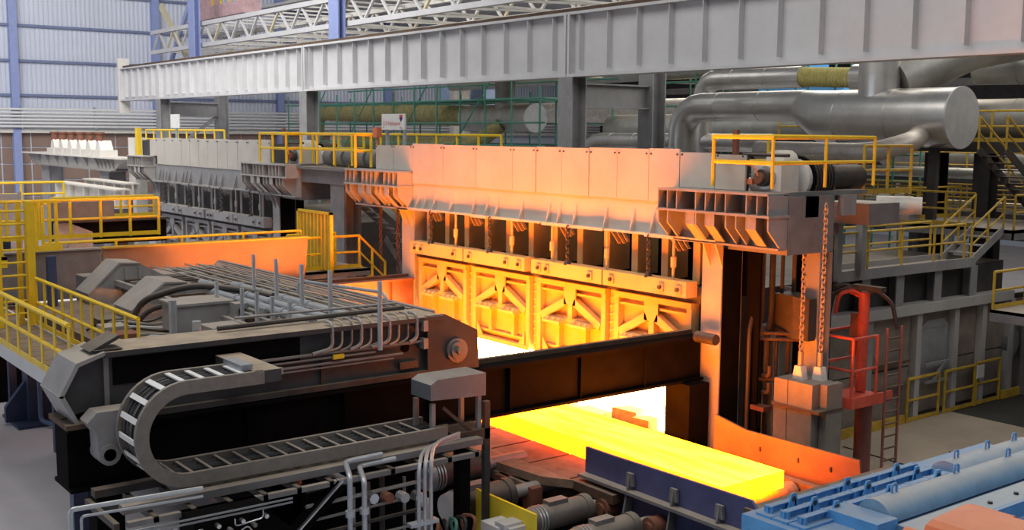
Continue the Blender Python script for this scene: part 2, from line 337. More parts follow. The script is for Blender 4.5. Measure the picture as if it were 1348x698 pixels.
    for x in de[1:-1]:
        st = MB().box(X(x)-.13, 19.36, 2.0, X(x)+.13, 19.42, 4.14).build('joint_strip', S, t)
        for k in range(9): MB().bar((X(x)-.1, 19.33, 2.2+.21*k), (X(x)+.1, 19.33, 2.27+.21*k), .05, .03, (0, 1, 0)).build('hook', S, st)
    for x, kind in ((-29.2, 1), (-27.9, 0), (-26.1, 1), (-25.1, 0), (-23.3, 0), (-22.6, 1), (-21.1, 0), (-19.55, 1), (-18.75, 0)):
        if kind: chain_mb((X(x), 19.0, 5.66), (X(x), 19.0, 4.7), .16, .055, .02).build('lifting_chain', G_DARK, t); MB().cyl((X(x), 19.0, 4.64), (X(x), 19.0, 4.78), .11, 8, .05).build('shackle', G_DARK, t)
        else:
            ro = MB().cyl((X(x), 19.05, 4.66), (X(x), 19.05, 5.66), .035, 8).cyl((X(x), 19.05, 4.95), (X(x), 19.05, 5.2), .07, 8).build('threaded_rod', S, t)
    if hot: haunch(t, X(-34.0), X(-30.6), FGREY); haunch(t, X(-18.9), X(-15.62), G_STEEL)  # paler left haunch, darker right one: uneven glow put into the greys
    else: haunch(t, X(-33.3), X(-31.0), FGREY); haunch(t, X(-19.6), X(-15.6), FGREY)
    MB().box(X(-17.3), 19.32, 5.5, X(-15.62), 20.9, 6.76).build('haunch_block', G_MID, t)
    MB().box(X(-34.0), 19.32, 5.6, X(-31.3), 20.9, 6.76).build('haunch_block', G_MID, t)
    B = G_DARK
    MB().box(X(-31.2), 20.4, 2.7, X(-18.3), 33, 4.3).build('roof_block', B, t)
    MB().box(X(-31.2), 19.95, 0, X(-30.4), 33, 2.7).build('side_wall', B, t); MB().box(X(-18.7), 19.95, 0, X(-18.3), 33, 2.7).build('side_wall', B, t)
    MB().box(X(-30.5), 19.45, 0, X(-18.3), 33, .72).build('hearth_base', RUSTY, t); MB().box(X(-30.4), 27.2, .72, X(-18.7), 33, 2.7).build('rear_wall', B, t)
    MB().box(X(-30.5), 19.49, 2.06, X(-18.2), 20.4, 4.1).build('door_casing', B, t)
    if hot:
        MB().box(X(-30.35), 19.6, .72, X(-18.75), 27.1, .82).build('glowing_hearth', HOT, t); MB().box(X(-30.35), 27.0, .82, X(-18.75), 27.15, 2.6).build('glowing_hearth', HOT, t)
        MB().box(X(-30.4), 19.7, .82, X(-30.3), 27, 2.6).build('glowing_hearth', HOT, t); MB().box(X(-18.8), 19.9, .82, X(-18.72), 27, 2.6).build('glowing_hearth', HOT, t)
        MB().box(X(-30.4), 20.5, 2.6, X(-18.7), 27.1, 2.68).build('glowing_hearth', HOT, t)
        for x, y, sx, sy, z, h in ((-22.6, 18.9, .9, .5, .72, .35), (-21.2, 18.7, 1.1, .6, .62, .42), (-20.2, 19.1, .8, .5, .72, .5), (-19.3, 18.8, .5, .5, .62, .6), (-24.0, 18.8, 1.0, .5, .62, .4), (-26.0, 18.9, 1.2, .5, .62, .4)):
            bx = MB(); pts = [(x-sx/2, y-sy/2), (x+sx/2, y-sy/2+.08), (x+sx/2-.1, y+sy/2), (x-sx/2+.1, y+sy/2)]; bx.prism(pts, 'z', .35, z+h); bx.build('sill_block', GLOWC, t)
    MB().box(X(-30.5), 18.3, .0, X(-18.1), 19.45, .36).build('sill_bench', RUSTY, t)
    return t
f1 = furnace(0, True, 'glowing reheating furnace with orange lit doors and fascia, nearest the camera')
f2 = furnace(-23.0, False, 'cold grey reheating furnace behind the glowing one, no fire inside')
# third furnace: only the portal stands
t = thing('furnace_portal', 'bare grey portal frame carrying six rust topped blocks before brown wall', 'portal frame', (-68, 19.4, 0))
MB().prism([(-77.6, 6.6), (-75.9, 5.98), (-60.2, 5.9), (-58.5, 6.6)], 'y', 19.2, 20.2).build('lintel', FGREY, t)
MB().box(-77.8, 18.9, 6.56, -58.3, 20.4, 6.64).build('top_flange', WHITEP, t); MB().box(-76.2, 18.95, 5.9, -59.9, 20.3, 5.97).build('bottom_flange', G_STEEL, t)
for i in range(26):
    if i < 4 or i > 21 or i % 3 == 0: MB().prism([(19.2, 6.56), (18.92, 6.56), (19.2, 6.0)], 'x', -76.4+.65*i, -76.35+.65*i).build('web_fin', G_STEEL, t)
for x in (-73.7, -62.0):
    MB().box(x-.8, 19.25, 0, x+.8, 19.32, 5.92).box(x-.8, 20.1, 0, x+.8, 20.17, 5.92).box(x-.6, 19.32, 0, x+.7, 20.1, 5.92).build('post', G_STEEL, t)
for i in range(6):
    x = -72.2+1.78*i; o = thing('bearing_block', '%s white bearing block with rusty cap on the bare portal frame' % ('leftmost', 'second from left', 'third from left', 'third from right', 'second from right', 'rightmost')[i], 'bearing block', (x, 19.7, 6.64), 'bearing blocks on the portal')
    MB().box(x-.72, 19.2, 6.64, x+.72, 20.2, 6.98).build('base_block', WHITEP, o)
    MB().prism([(x-.42, 6.98), (x+.5, 6.98), (x+.12, 7.5), (x-.22, 7.5)], 'y', 19.35, 20.05).build('wedge', WHITEP, o)
    MB().cyl((x-.05, 19.5, 7.45), (x-.05, 19.5, 7.85), .2, 10).cyl((x-.05, 19.5, 7.85), (x-.05, 19.5, 7.95), .26, 10).build('rusty_cap', RUSTRED, o)
# pale beams lying in front of the portal
for (x0, x1, y, z0, z1, lb) in ((-62.3, -52.0, 17.0, 4.55, 5.3, 'pale grey I-beam in front of the bare portal, left one'), (-61.5, -54.6, 18.3, 4.8, 5.45, 'pale grey I-beam behind, right one next to the cold furnace')):
    o = thing('steel_beam', lb, 'beam', (x0, y, z0), 'pale beams by the portal')
    MB().box(x0, y-.05, z0, x1, y+.05, z1).build('web', WHITEP, o); MB().box(x0, y-.35, z1, x1, y+.35, z1+.07).build('flange', WHITEP, o); MB().box(x0, y-.35, z0-.07, x1, y+.35, z0).build('flange', WHITEP, o)
    for k in range(5): MB().box(x0+.3+k*(x1-x0-.6)/4, y-.33, z0, x0+.36+k*(x1-x0-.6)/4, y+.33, z1).build('stiffener', WHITEP, o)
    for k in (.15, .85): MB().box(x0+(x1-x0)*k-.25, y-.25, 0, x0+(x1-x0)*k+.25, y+.25, z0-.07).build('leg', G_MID, o)
# ================================================================== crane runway girder and its frames
GY = 27.2
g = thing('crane_girder', 'long pale grey crane runway girder with vertical stiffeners crossing the hall', 'girder', (-50, GY, 10.15))
bays = [-82.4, -74.6, -53.4, -32.2, -8]
for a, b in zip(bays[:-1], bays[1:]):
    MB().box(a+.02, GY-.02, 10.25, b-.02, GY+.03, 12.42).build('web', G_LIGHT, g)
    MB().box(a+.015, GY-.32, 10.15, b-.015, GY+.32, 10.26).build('bottom_flange', G_LIGHT, g); MB().box(a+.015, GY-.32, 12.4, b-.015, GY+.32, 12.5).build('top_flange', G_LIGHT, g)
    for x in (a+.1, b-.1): MB().box(x-.06, GY-.32, 10.26, x+.06, GY-.02, 12.4).build('end_plate', G_LIGHT, g)
sm_ = MB().box(-.015, GY-.27, 10.42, .015, GY-.02, 12.4).mesh('stiffener', G_LIGHT)
x = -81.4
while x < -10:
    if min(abs(x-b) for b in bays) > .45: piece('stiffener', sm_, (x, 0, 0), g)
    x += 1.52 if x > -53 else 1.36
MB().box(-82.4, GY-.08, 12.5, -8, GY+.08, 12.66).build('crane_rail', RUSTY, g)
MB().box(-82.6, GY-.4, 9.3, -82.3, GY+.4, 13.2).build('end_post', WHITEP, g)
for x, lb in ((-74.6, 'far grey portal frame under the girder, behind the cold furnace'), (-53.4, 'grey portal frame under the girder where the insulated pipe bends'), (-32.2, 'grey portal frame under the girder behind the glowing furnace')):
    o = thing('support_frame', lb, 'frame', (x, 29.3, 0), 'frames under the girder')
    for y in ((GY,) if x == -53.4 else (GY, 31.3)):
        MB().box(x-.4, y-.36, 0, x+.4, y-.31, 10.15 if y < 30 else 12.2).box(x-.4, y+.31, 0, x+.4, y+.36, 10.15 if y < 30 else 12.2).box(x-.03, y-.31, 0, x+.03, y+.31, 10.15 if y < 30 else 12.2).build('column', G_STEEL, o)
    if x != -53.4: MB().box(x-.03, GY+.36, 9.1, x+.03, 30.95, 9.9).box(x-.25, GY+.36, 9.9, x+.25, 30.95, 9.96).box(x-.25, GY+.36, 9.04, x+.25, 30.95, 9.1).build('cross_beam', G_STEEL, o)
    if x == -74.6: MB().bar((x, GY+.4, 6.6), (x, 30.9, 9.0), .2, .2).build('knee_brace', G_STEEL, o)
single('column_beam', MB().box(-84, 30.6, 12.2, -30, 31.1, 12.3).box(-84, 30.8, 11.7, -30, 30.9, 12.2).box(-84, 30.6, 11.6, -30, 31.1, 11.7), G_STEEL, 'grey beam on the frames carrying the blue building columns', 'beam', (-57, 30.85, 11.6))
# lattice girder above
def lattice(name, label, y, x0, x1, z0, z1, step, m, m2, grp):
    o = thing(name, label, 'lattice girder', (x0, y, z0), grp)
    MB().bar((x0, y, z0), (x1, y, z0), .34, .28).build('bottom_chord', m, o); MB().bar((x0, y, z1), (x1, y, z1), .34, .28).build('top_chord', m, o)
    n = int((x1-x0)/step); 
    for i in range(n):
        a, b = x0+i*step, x0+(i+1)*step; mm = m2 if i % 3 == 1 else m
        MB().bar((a, y, z0), ((a+b)/2, y, z1), .13, .13).build('diagonal', mm, o); MB().bar(((a+b)/2, y, z1), (b, y, z0), .13, .13).build('diagonal', m, o)
    return o
CREAM = mat('cream_paint', (.62, .55, .38), .6, var=.1)
lattice('lattice_girder', 'pale lattice girder running above the crane girder, front one', 31.4, -88, -38, 14.1, 15.6, 3.0, G_LIGHT, CREAM, 'roof lattice girders')
lattice('lattice_girder', 'pale lattice girder deeper under the roof, rear one', 36.5, -88, -30, 14.1, 15.6, 3.0, WHITEP, CREAM, 'roof lattice girders')
o = thing('roof_bracing', 'pale horizontal bracing rods between the two roof lattice girders', 'bracing', (-60, 34, 14))
for i in range(26):
    x = -86+2.1*i; MB().bar((x, 31.4, 14.1), (x+(2.1 if i % 2 else 0), 36.5, 14.1), .12, .12).build('brace_rod', WHITEP, o); MB().bar((x, 31.4, 15.6), (x, 36.5, 15.6), .1, .1).build('brace_rod', WHITEP, o)
for x, lb in ((-78.0, 'blue building column rising behind the girder, left one'), (-57.0, 'blue building column rising behind the girder, right one')):
    single('building_column', MB().box(x-.55, 30.6, 12.4, x+.55, 30.68, 24).box(x-.55, 31.0, 12.4, x+.55, 31.08, 24).box(x-.1, 30.68, 12.4, x+.1, 31.0, 24).box(x-1.0, 30.4, 12.3, x+1.0, 31.2, 12.4), BLUEC, lb, 'column', (x, 30.84, 12.3), 'blue building columns')
o = thing('cross_brace', 'cream diagonal brace crossing the lattice girder near the end wall', 'brace', (-86, 32.5, 13))
MB().bar((-88.5, 32.3, 17.8), (-82.5, 32.3, 13.0), .5, .2, (0, 1, 0)).build('diagonal', CREAM, o); MB().bar((-82.5, 32.5, 18.0), (-87.5, 32.5, 13.0), .4, .2, (0, 1, 0)).build('diagonal', BLUEC, o)
o = thing('crane_cabin', 'pinkish crane trolley with yellow rail high above the lattice girder', 'crane trolley', (-80, 33.8, 16.3))
MB().box(-86, 33.2, 16.3, -75, 34.6, 17.2).build('body', mat('pale_pink_paint', (.55, .36, .38), .6), o); MB().box(-83, 33.3, 17.2, -81.4, 34.4, 18.2).build('motor_box', mat('pale_pink_paint', (.5, .3, .3)), o)
for x in (-80.5, -79, -77.5, -76): MB().box(x, 33.2, 17.2, x+.12, 33.3, 18.1).build('rail_post', YEL, o)
MB().box(-80.5, 33.2, 18.0, -75.8, 33.3, 18.12).build('hand_rail', YEL, o)
# ================================================================== bridge girders over the roller table
def bridge(label, xa, xb, y0, y1, m, ztop=3.42, zbot=2.38):
    o = thing('bridge_girder', label, 'girder', ((xa+xb)/2, y0, zbot), 'extractor bridge girders')
    MB().box(xa, y0, zbot+.06, xb, y1, ztop-.06).build('box_web', m, o); MB().box(xa-.15, y0, ztop-.06, xb+.12, y1, ztop).build('top_flange', m, o); MB().box(xa-.15, y0, zbot, xb+.12, y1, zbot+.06).build('bottom_flange', m, o)
    sm = MB().box(xb, -.012, zbot+.06, xb+.09, .012, ztop-.06).mesh('stiffener', m)
    y = y0+1.1
    while y < y1: piece('stiffener', sm, (0, y, 0), o); y += 1.9
    MB().box((xa+xb)/2-.05, y0, ztop, (xa+xb)/2+.05, y1, ztop+.1).build('rail', RUSTY, o)
    MB().box(xa-.18, y0-.05, ztop, xb+.18, y0+.5, ztop+.08).build('end_cap_plate', RUSTY, o)
    return o
br = bridge('dark bridge girder crossing over the glowing slab to the furnace post', -18.6, -17.95, 4.85, 19.2, G_BLACK)
for xa, xb, ya, yb in ((-18.5, -18.05, 5.3, 5.75), (-18.32, -17.55, 18.45, 19.1)): MB().box(xa, ya, 0, xb, yb, 2.38).build('support_leg', G_BLACK, br)
MB().cyl((-17.8, 18.9, 3.45), (-17.2, 18.9, 3.45), .13, 10).build('buffer', G_DARK, br)
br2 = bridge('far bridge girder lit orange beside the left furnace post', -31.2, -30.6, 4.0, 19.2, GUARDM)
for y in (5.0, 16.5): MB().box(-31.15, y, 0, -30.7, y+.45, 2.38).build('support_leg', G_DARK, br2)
# ================================================================== slab extractor carriage
ex = thing('slab_extractor', 'grey dusty slab extractor carriage with pipes on its deck, left of centre', 'machine', (-23.5, 9, 3.45))
tr = [(4.8, 3.95), (5.05, 4.42), (5.45, 4.56), (11.9, 4.56), (12.66, 4.2), (12.72, 3.5), (5.7, 3.5), (5.55, 3.72), (5.0, 3.62), (4.9, 3.62)]
nt_ = MB().prism(tr, 'x', -18.75, -17.97).build('near_truck', TRUCK, ex)
MB().prism([(5.45, 4.50), (5.45, 4.585), (11.9, 4.585), (11.9, 4.50)], 'x', -18.85, -17.84).build('top_plate', TRUCK, nt_)
MB().prism([(4.72, 3.95), (5.0, 4.46), (5.45, 4.60), (5.45, 4.54), (5.04, 4.40), (4.78, 3.93)], 'x', -18.9, -17.82).build('end_plate', G_STEEL, nt_)
MB().prism([(4.72, 3.97), (4.95, 3.5), (5.02, 3.5), (4.8, 3.97)], 'x', -18.9, -17.82).build('end_plate', G_STEEL, nt_)
MB().prism([(11.55, 4.6), (11.95, 4.6), (12.72, 4.22), (12.76, 3.46), (11.55, 3.46)], 'x', -17.97, -17.87).build('nose_plate', TRUCK, nt_)
for r_, d_ in ((.24, .05), (.17, .1), (.07, .16)): MB().cyl((-17.9, 12.22, 3.86), (-17.87+d_, 12.22, 3.86), r_, 16).build('hub', G_MID, nt_)
for z in (4.42, 4.08): MB().box(-17.97, 11.42, z-.1, -17.8, 11.52, z+.1).build('hinge', G_STEEL, nt_)
MB().box(-17.99, 5.5, 3.44, -17.86, 11.6, 3.54).build('bottom_flange', G_DARK, nt_)
MB().box(-17.98, 5.45, 3.55, -17.93, 5.53, 4.5).build('end_stiffener', G_MID, nt_); MB().box(-17.98, 9.3, 3.54, -17.93, 9.36, 4.0).build('stiffener', G_DARK, nt_)
MB().box(-17.975, 5.6, 4.02, -17.945, 8.9, 4.45).build('recess_panel', G_BLACK, nt_)
MB().cyl((-17.98, 11.1, 4.02), (-17.95, 11.1, 4.02), .09, 12).build('port', G_BLACK, nt_); MB().box(-17.97, 10.95, 3.62, -17.9, 11.35, 3.75).build('bracket', G_DARK, nt_)
for z, r_, a, b in ((4.12, .035, 8.0, 11.5), (4.03, .025, 8.0, 10.4), (3.93, .03, 6.8, 11.0), (3.86, .02, 7.4, 10.8)): MB().tube([(-17.88, a, z), (-17.88, b, z)], r_*.8, 6).build('side_conduit', G_MID, nt_)
MB().box(-17.95, 7.3, 3.86, -17.8, 8.5, 3.98).build('cable_tray', G_STEEL, nt_); MB().box(-17.86, 9.5, 4.0, -17.82, 9.72, 4.08).build('yellow_tag', YEL, nt_)
for i, (y, w_, zt) in enumerate([(9.5+.2*q, (.5, .5, .3, .3, .3, .5, .5, .25, .25, .2)[q], 4.72+.01*(q % 3)) for q in range(10)]):
    MB().tube(fillet([(-18.15, y, zt-.06), (-17.86, y, zt-.06), (-17.86, y, 4.2), (-17.86, y-w_*.8, 4.14)], .13, 6), .02 if i % 3 else .032, 8).build('bent_conduit', (G_STEEL, TANP, G_MID)[i % 3], nt_)
hk = MB().prism([(5.15, 3.75), (5.9, 3.75), (5.9, 3.45), (5.62, 3.3), (5.5, 3.02), (5.3, 2.92), (5.16, 3.02), (5.14, 3.4), (5.0, 3.6)], 'x', -17.75, -17.35).build('rear_hook', G_STEEL, ex)
for r_ in (.17, .1): MB().cyl((-17.8, 5.32, 3.06), (-17.32, 5.32, 3.06), r_, 14).build('hook_pin', G_STEEL, hk)
# peel arms with sloping ends
for X0, X1, s_ in ((-29.6, -28.6, 1), (-26.6, -25.4, .97), (-22.0, -21.2, .93), (-20.4, -19.5, .93)):
    y = 8.4 if X0 < -25 else 8.7
    a_ = MB().prism([(y, 4.02), (y+.78, 4.72*s_), (y+1.3, 4.68*s_), (y+1.9, 4.36), (12.0, 4.3), (12.0, 3.5), (y+.1, 3.45), (y-.02, 3.9)], 'x', X0, X1).build('peel_arm', G_STEEL, ex)
    MB().prism([(y-.03, 4.0), (y+.76, 4.72*s_+.03), (y+1.3, 4.68*s_+.03), (y+1.3, 4.68*s_), (y+.78, 4.7*s_), (y, 3.98)], 'x', X0-.04, X1+.04).build('cover_plate', G_STEEL, a_)
    for q in (.9, 1.25): MB().box(X1, y+q, 3.5, X1+.05, y+q+.06, 4.6*s_).build('web_stiffener', G_STEEL, a_)
MB().box(-29.6, 9.2, 4.02, -18.8, 12.05, 4.22).build('deck', RUSTY, ex)
MB().box(-30.4, 8.6, 3.5, -29.7, 12.4, 4.3).build('far_truck', G_MID, ex)
for y, z, h in ((12.1, 4.56, .2), (9.05, 4.3, .14)): MB().box(-29.3, y, z-h, -18.6, y+.1, z).build('edge_channel', G_STEEL, ex)
for k in range(26): MB().box(-29.0+.41*k, 9.3, 4.22, -28.92+.41*k, 12.0, 4.30).build('deck_rib', RUSTY if k % 2 else G_MID, ex)
for k, (y, z, r_, x0, x1) in enumerate([(11.9, 4.5, .035, -29, -18.7), (11.72, 4.52, .03, -28.5, -18.6), (11.55, 4.48, .04, -29, -18.6), (11.38, 4.5, .03, -27, -18.6), (11.2, 4.46, .045, -28.7, -18.6), (11.0, 4.5, .035, -28.2, -18.6), (10.82, 4.44, .03, -26, -18.6), (10.62, 4.5, .05, -27.5, -18.7), (10.2, 4.42, .03, -24, -18.8), (9.75, 4.42, .03, -24, -18.8), (9.3, 4.42, .035, -23, -18.9)]):
    MB().tube([(x0, y, z), (x1, y, z)], r_, 6).build('deck_pipe', (TANP, G_STEEL, TANP)[k % 3], ex)
for k in range(9): MB().tube([(-28.6+.3*(k % 4), 10.0+.22*k, 4.6+.02*(k % 2)), (-19.0, 10.3+.2*k, 4.56)], .022, 6).build('thin_deck_pipe', TANP if k % 2 else G_STEEL, ex)
for k in range(6): MB().box(-28+1.6*k, 10.3, 4.5, -27.85+1.6*k, 12.0, 4.55).build('pipe_rack', G_MID, ex)
for y, x0 in ((10.35, -24.2), (9.9, -25.0), (9.5, -23.6)):
    p_ = MB().tube([(x0, y, 4.58), (-18.6, y, 4.58)], .085, 12).build('main_pipe', GALV, ex)
    for k in range(5): MB().cyl((x0+.4+k*1.1, y, 4.58), (x0+.5+k*1.1, y, 4.58), .11, 12).build('pipe_flange', GALV, p_)
for x in (-22.3, -21.2, -20.05, -18.87, -17.62+.6): MB().cyl((x, 10.0, 4.25), (x, 10.0, 5.48), .045, 8).build('stanchion', GALV, ex)
for x in (-22.4, -21.1, -20.4, -19.7, -18.95): MB().cyl((x, 9.2, 4.1), (x, 9.2, 4.95), .045, 8).build('stanchion', GALV, ex)
for x, y in ((-19.6, 10.3), (-20.6, 9.5), (-19.1, 9.4), (-21.5, 9.3)):
    b_ = MB().box(x-.16, y-.13, 4.25, x+.16, y+.13, 4.6).build('clamp_block', G_STEEL, ex); MB().cyl((x+.16, y, 4.45), (x+.2, y, 4.45), .08, 10).build('clamp_bolt', G_DARK, b_)
bx = MB().box(-22.75, 8.15, 4.0, -21.85, 9.3, 4.56).build('valve_box', G_STEEL, ex); MB().box(-22.8, 8.1, 4.56, -21.8, 9.35, 4.61).build('lid', G_STEEL, bx)
MB().box(-20.9, 8.2, 3.9, -20.2, 8.9, 4.35).build('valve_box', G_STEEL, ex)
MB().box(-29.6, 7.0, 3.55, -18.8, 9.2, 3.72).build('lower_deck', RUSTY, ex)
for x, y, m_ in ((-24.6, 7.6, G_DARK), (-23.6, 7.4, G_STEEL), (-22.6, 7.3, RUSTRED), (-21.5, 7.5, G_MID), (-20.4, 7.4, G_STEEL)): MB().box(x-.3, y-.25, 3.72, x+.25, y+.25, 4.02).build('junction_box', m_, ex)
MB().tube(fillet([(-24.6, 8.1, 3.75), (-24.5, 8.3, 4.35), (-23.8, 9.2, 4.72), (-22.6, 9.9, 4.68), (-21.8, 10.2, 4.62)], .5, 6), .075, 10).build('hose', G_DARK, ex)
MB().tube(fillet([(-24.0, 7.9, 3.75), (-23.9, 8.2, 4.2), (-23.2, 8.8, 4.5), (-22.9, 9.6, 4.5)], .4, 6), .06, 8).build('hose', G_DARK, ex)
for i in range(9): MB().tube(fillet([(-24.8+.55*i, 7.2+.1*(i % 3), 3.75), (-24.6+.55*i, 7.5, 4.0+.05*(i % 2)), (-24.2+.5*i, 8.4, 3.9), (-24.1+.5*i, 9.1, 4.2)], .2, 4), .03, 6).build('hose', (G_DARK, G_MID, GALV)[i % 3], ex)
for x, y in ((-21.6, 7.95), (-18.95, 7.4)): MB().cyl((x, y, 3.9), (x, y, 4.75), .08, 10).build('cylinder_rod', GALV, ex)
MB().tube([(-18.5, 7.6, 4.66), (-18.5, 11.4, 4.7)], .045, 8).build('long_conduit', G_DARK, ex); MB().tube([(-18.7, 8.0, 4.78), (-18.6, 11.3, 4.78)], .025, 8).build('long_conduit', G_STEEL, ex)
MB().tube(fillet([(-22.2, 11.0, 4.5), (-22.2, 11.0, 4.85), (-19.5, 11.6, 4.85), (-19.5, 11.6, 4.45)], .2, 5), .035, 8).build('loop_pipe', GALV, ex)
MB().box(-18.3, 5.3, 4.6, -17.9, 5.75, 4.62).prism([(5.25, 4.6), (5.7, 4.82), (5.75, 4.78), (5.32, 4.58)], 'x', -18.5, -17.95).build('rear_flap', G_DARK, ex)
# ================================================================== cable carrier
cc = thing('cable_carrier', 'looping cable carrier chain with grey side bands and bright rungs', 'cable carrier', (-16.7, 6, 2.6))
R1, R0, cy, cz = .83, .62, 6.2, 3.49
def loop(r): return [(7.45, cz+r)]+[(cy+r*math.cos(math.radians(a)), cz+r*math.sin(math.radians(a))) for a in range(90, 271, 9)]+[(10.95, cz-r)]
o_, i_ = loop(R1), loop(R0)
for x0, x1 in ((-16.36, -16.28), (-17.18, -17.10)):
    mb = MB(); n = len(o_); vs = [(x, *p) for x in (x0, x1) for p in o_+i_]; fs = []
    for k in range(n-1):
        fs += [(k, k+1, n+k+1, n+k), (2*n+k, 3*n+k, 3*n+k+1, 2*n+k+1), (k, 2*n+k, 2*n+k+1, k+1), (n+k, n+k+1, 3*n+k+1, 3*n+k)]
    fs += [(0, n, 3*n, 2*n), (n-1, 2*n+n-1, 3*n+n-1, n+n-1)]
    mb.add(vs, fs).build('side_band', CHAINB, cc)
path = []; s = 0; P = loop(R1-.03)
L_ = [0]
for a, b in zip(P[:-1], P[1:]): L_.append(L_[-1]+math.hypot(b[0]-a[0], b[1]-a[1]))
step = .32; n = int(L_[-1]/step)
def at(Pl, s):
    for k in range(len(L_)-1):
        if L_[k+1] >= s:
            t_ = (s-L_[k])/(L_[k+1]-L_[k]); a, b = Pl[k], Pl[k+1]; return a[0]+(b[0]-a[0])*t_, a[1]+(b[1]-a[1])*t_
    return Pl[-1]
Pi = loop(R0+.03); PM = loop((R0+R1)/2)
for k in range(n):
    y, z = at(P, k*step); y2, z2 = at(Pi, k*step)
    MB().bar((-17.1, y, z), (-16.36, y, z), .085, .025, V((0, y-y2, z-z2)).normalized()).build('rung', WHITE, cc)
    MB().bar((-17.1, y2, z2), (-16.36, y2, z2), .05, .02, V((0, y-y2, z-z2)).normalized()).build('rung', G_MID, cc)
mb = MB(); mm = loop(R1-.05); m2 = loop(R0+.05); nn = len(mm); mb.add([(-16.755, *p) for p in mm+m2]+[(-16.705, *p) for p in mm+m2], [f for k in range(nn-1) for f in ((k, k+1, nn+k+1, nn+k), (2*nn+k, 3*nn+k, 3*nn+k+1, 2*nn+k+1))]).build('divider', CHROME, cc)
for q in range(5):
    x = -17.02+.14*q+(.06 if q > 2 else 0); MB().tube([(x, *p) for p in PM], .045, 6).build('cable', RUBBER, cc)
MB().box(-17.9, 7.3, 4.12, -16.3, 7.75, 4.32).build('end_bracket', TRUCK, cc); MB().box(-17.2, 7.15, 4.3, -16.5, 7.35, 4.4).build('end_bracket', GALV, cc)
# tray and beams carrying the chain
tb = thing('carrier_tray', 'long grey support tray and beams beneath the cable carrier', 'support beam', (-16.7, 7, 2.3))
for x0, x1, z0, z1, y0, y1 in ((-16.3, -16.1, 2.48, 2.6, 5.1, 11.6), (-17.3, -17.1, 2.48, 2.6, 5.0, 11.6), (-16.0, -15.9, 2.34, 2.42, 5.1, 11.4), (-16.75, -16.6, 2.4, 2.5, 5.0, 11.6)):
    MB().box(x0, y0, z0, x1, y1, z1).build('beam', G_DARK if x0 < -16.5 else G_MID, tb)
for k in range(12): MB().box(-17.3, 4.9+.58*k, 2.34, -15.9, 4.98+.58*k, 2.44).build('cross_bar', G_DARK, tb)
for y in (8.2, 11.2): MB().bar((-16.2, y, 0), (-16.2, y, 2.4), .22, .22).build('leg', G_BLACK, tb)
MB().bar((-16.0, 6.9, .9), (-16.0, 8.6, 2.35), .2, .2).build('cross_leg', G_BLACK, tb); MB().bar((-16.0, 8.6, .9), (-16.0, 6.9, 2.35), .2, .2).build('cross_leg', G_BLACK, tb)
MB().bar((-15.94, 7.0, 1.06), (-15.94, 8.6, 2.42), .03, .2, (1, 0, 0)).build('bright_flange', CHROME, tb)
hb = thing('hydraulic_cabinet', 'black hydraulic valve cabinet with small pipes below the cable carrier', 'cabinet', (-15.6, 6.5, 2.0))
MB().box(-16.0, 5.9, 1.95, -15.4, 7.1, 2.42).build('body', G_BLACK, hb)
for k in range(6): MB().cyl((-15.4, 6.05+.19*k, 2.2+.1*(k % 2)), (-15.3, 6.05+.19*k, 2.2+.1*(k % 2)), .035, 8).build('valve', CHROME if k % 2 else G_MID, hb)
MB().tube(fillet([(-15.33, 6.0, 2.3), (-15.33, 5.93, 2.3), (-15.33, 5.93, 2.02), (-15.33, 6.5, 2.1), (-15.33, 6.7, 2.22), (-15.33, 6.78, 2.1)], .08, 5), .012, 6).build('small_pipe', CHROME, hb)
MB().tube(fillet([(-15.33, 6.5, 2.36), (-15.33, 6.5, 2.24), (-15.33, 6.95, 2.28), (-15.33, 6.95, 2.4)], .06, 5), .012, 6).build('small_pipe', CHROME, hb)
MB().box(-15.95, 5.95, 0, -15.85, 6.05, 1.95).box(-15.95, 6.95, 0, -15.85, 7.05, 1.95).build('leg', G_BLACK, hb)
fr = thing('floor_piping', 'white and galvanised pipe frame standing on grey floor bottom left', 'pipes', (-15.6, 4.2, 0))
for d_, z in ((0, 2.98), (.14, 2.86)): MB().tube(fillet([(-15.3, 4.14+d_, .2), (-15.3, 4.14+d_, z), (-15.3, 6.0, z-.05)], .06, 5), .035 if not d_ else .02, 8).build('pipe', GALV, fr)
for z in (2.46, 2.52): MB().tube([(-15.25, 4.6, z), (-15.25, 7.4, z)], .016, 6).build('thin_pipe', CHROME, fr)
for k in range(3): MB().cyl((-15.25, 5.0+.1*k, 2.38), (-15.25, 5.1+.1*k, 2.5), .05, 8).build('fitting', CHROME, fr)
for y in (5.6, 5.1): MB().cyl((-15.35, y, 0), (-15.35, y, 2.4), .03, 8).build('pipe', CHROME, fr)
# pipework in the middle foreground
pw = thing('pipework', 'tangle of galvanised water pipes below the cable carrier, bottom centre', 'pipes', (-15.6, 9, 0))
for y, z, r_ in ((8.42, 2.66, .045), (8.68, 2.54, .045)):
    MB().tube(fillet([(-15.3, y, .3), (-15.3, y, z), (-16.0, y+.3, z+.02), (-16.0, y+1.0, z+.03)], .12, 5), r_, 10).build('pipe', GALV, pw)
    for q in (1.4, 2.0): MB().cyl((-15.3, y, q), (-15.3, y, q+.1), r_+.035, 10).build('pipe_collar', GALV, pw)
for k, (y, z) in enumerate(((9.68, 2.72), (9.8, 2.76), (9.92, 2.8))): MB().tube(fillet([(-15.25, y, .2), (-15.25, y, z-.1), (-15.75, y+.4, z), (-16.0, 11.0, z)], .3, 7), .033, 8).build('bundle_pipe', GALV, pw)
for k in range(5): MB().tube([(-16.0, 8.0, 1.3+.25*k), (-16.0, 10.3, 1.33+.25*k)], .025+.01*(k % 2), 6).build('pipe', (G_STEEL, G_DARK, G_MID)[k % 3], pw)
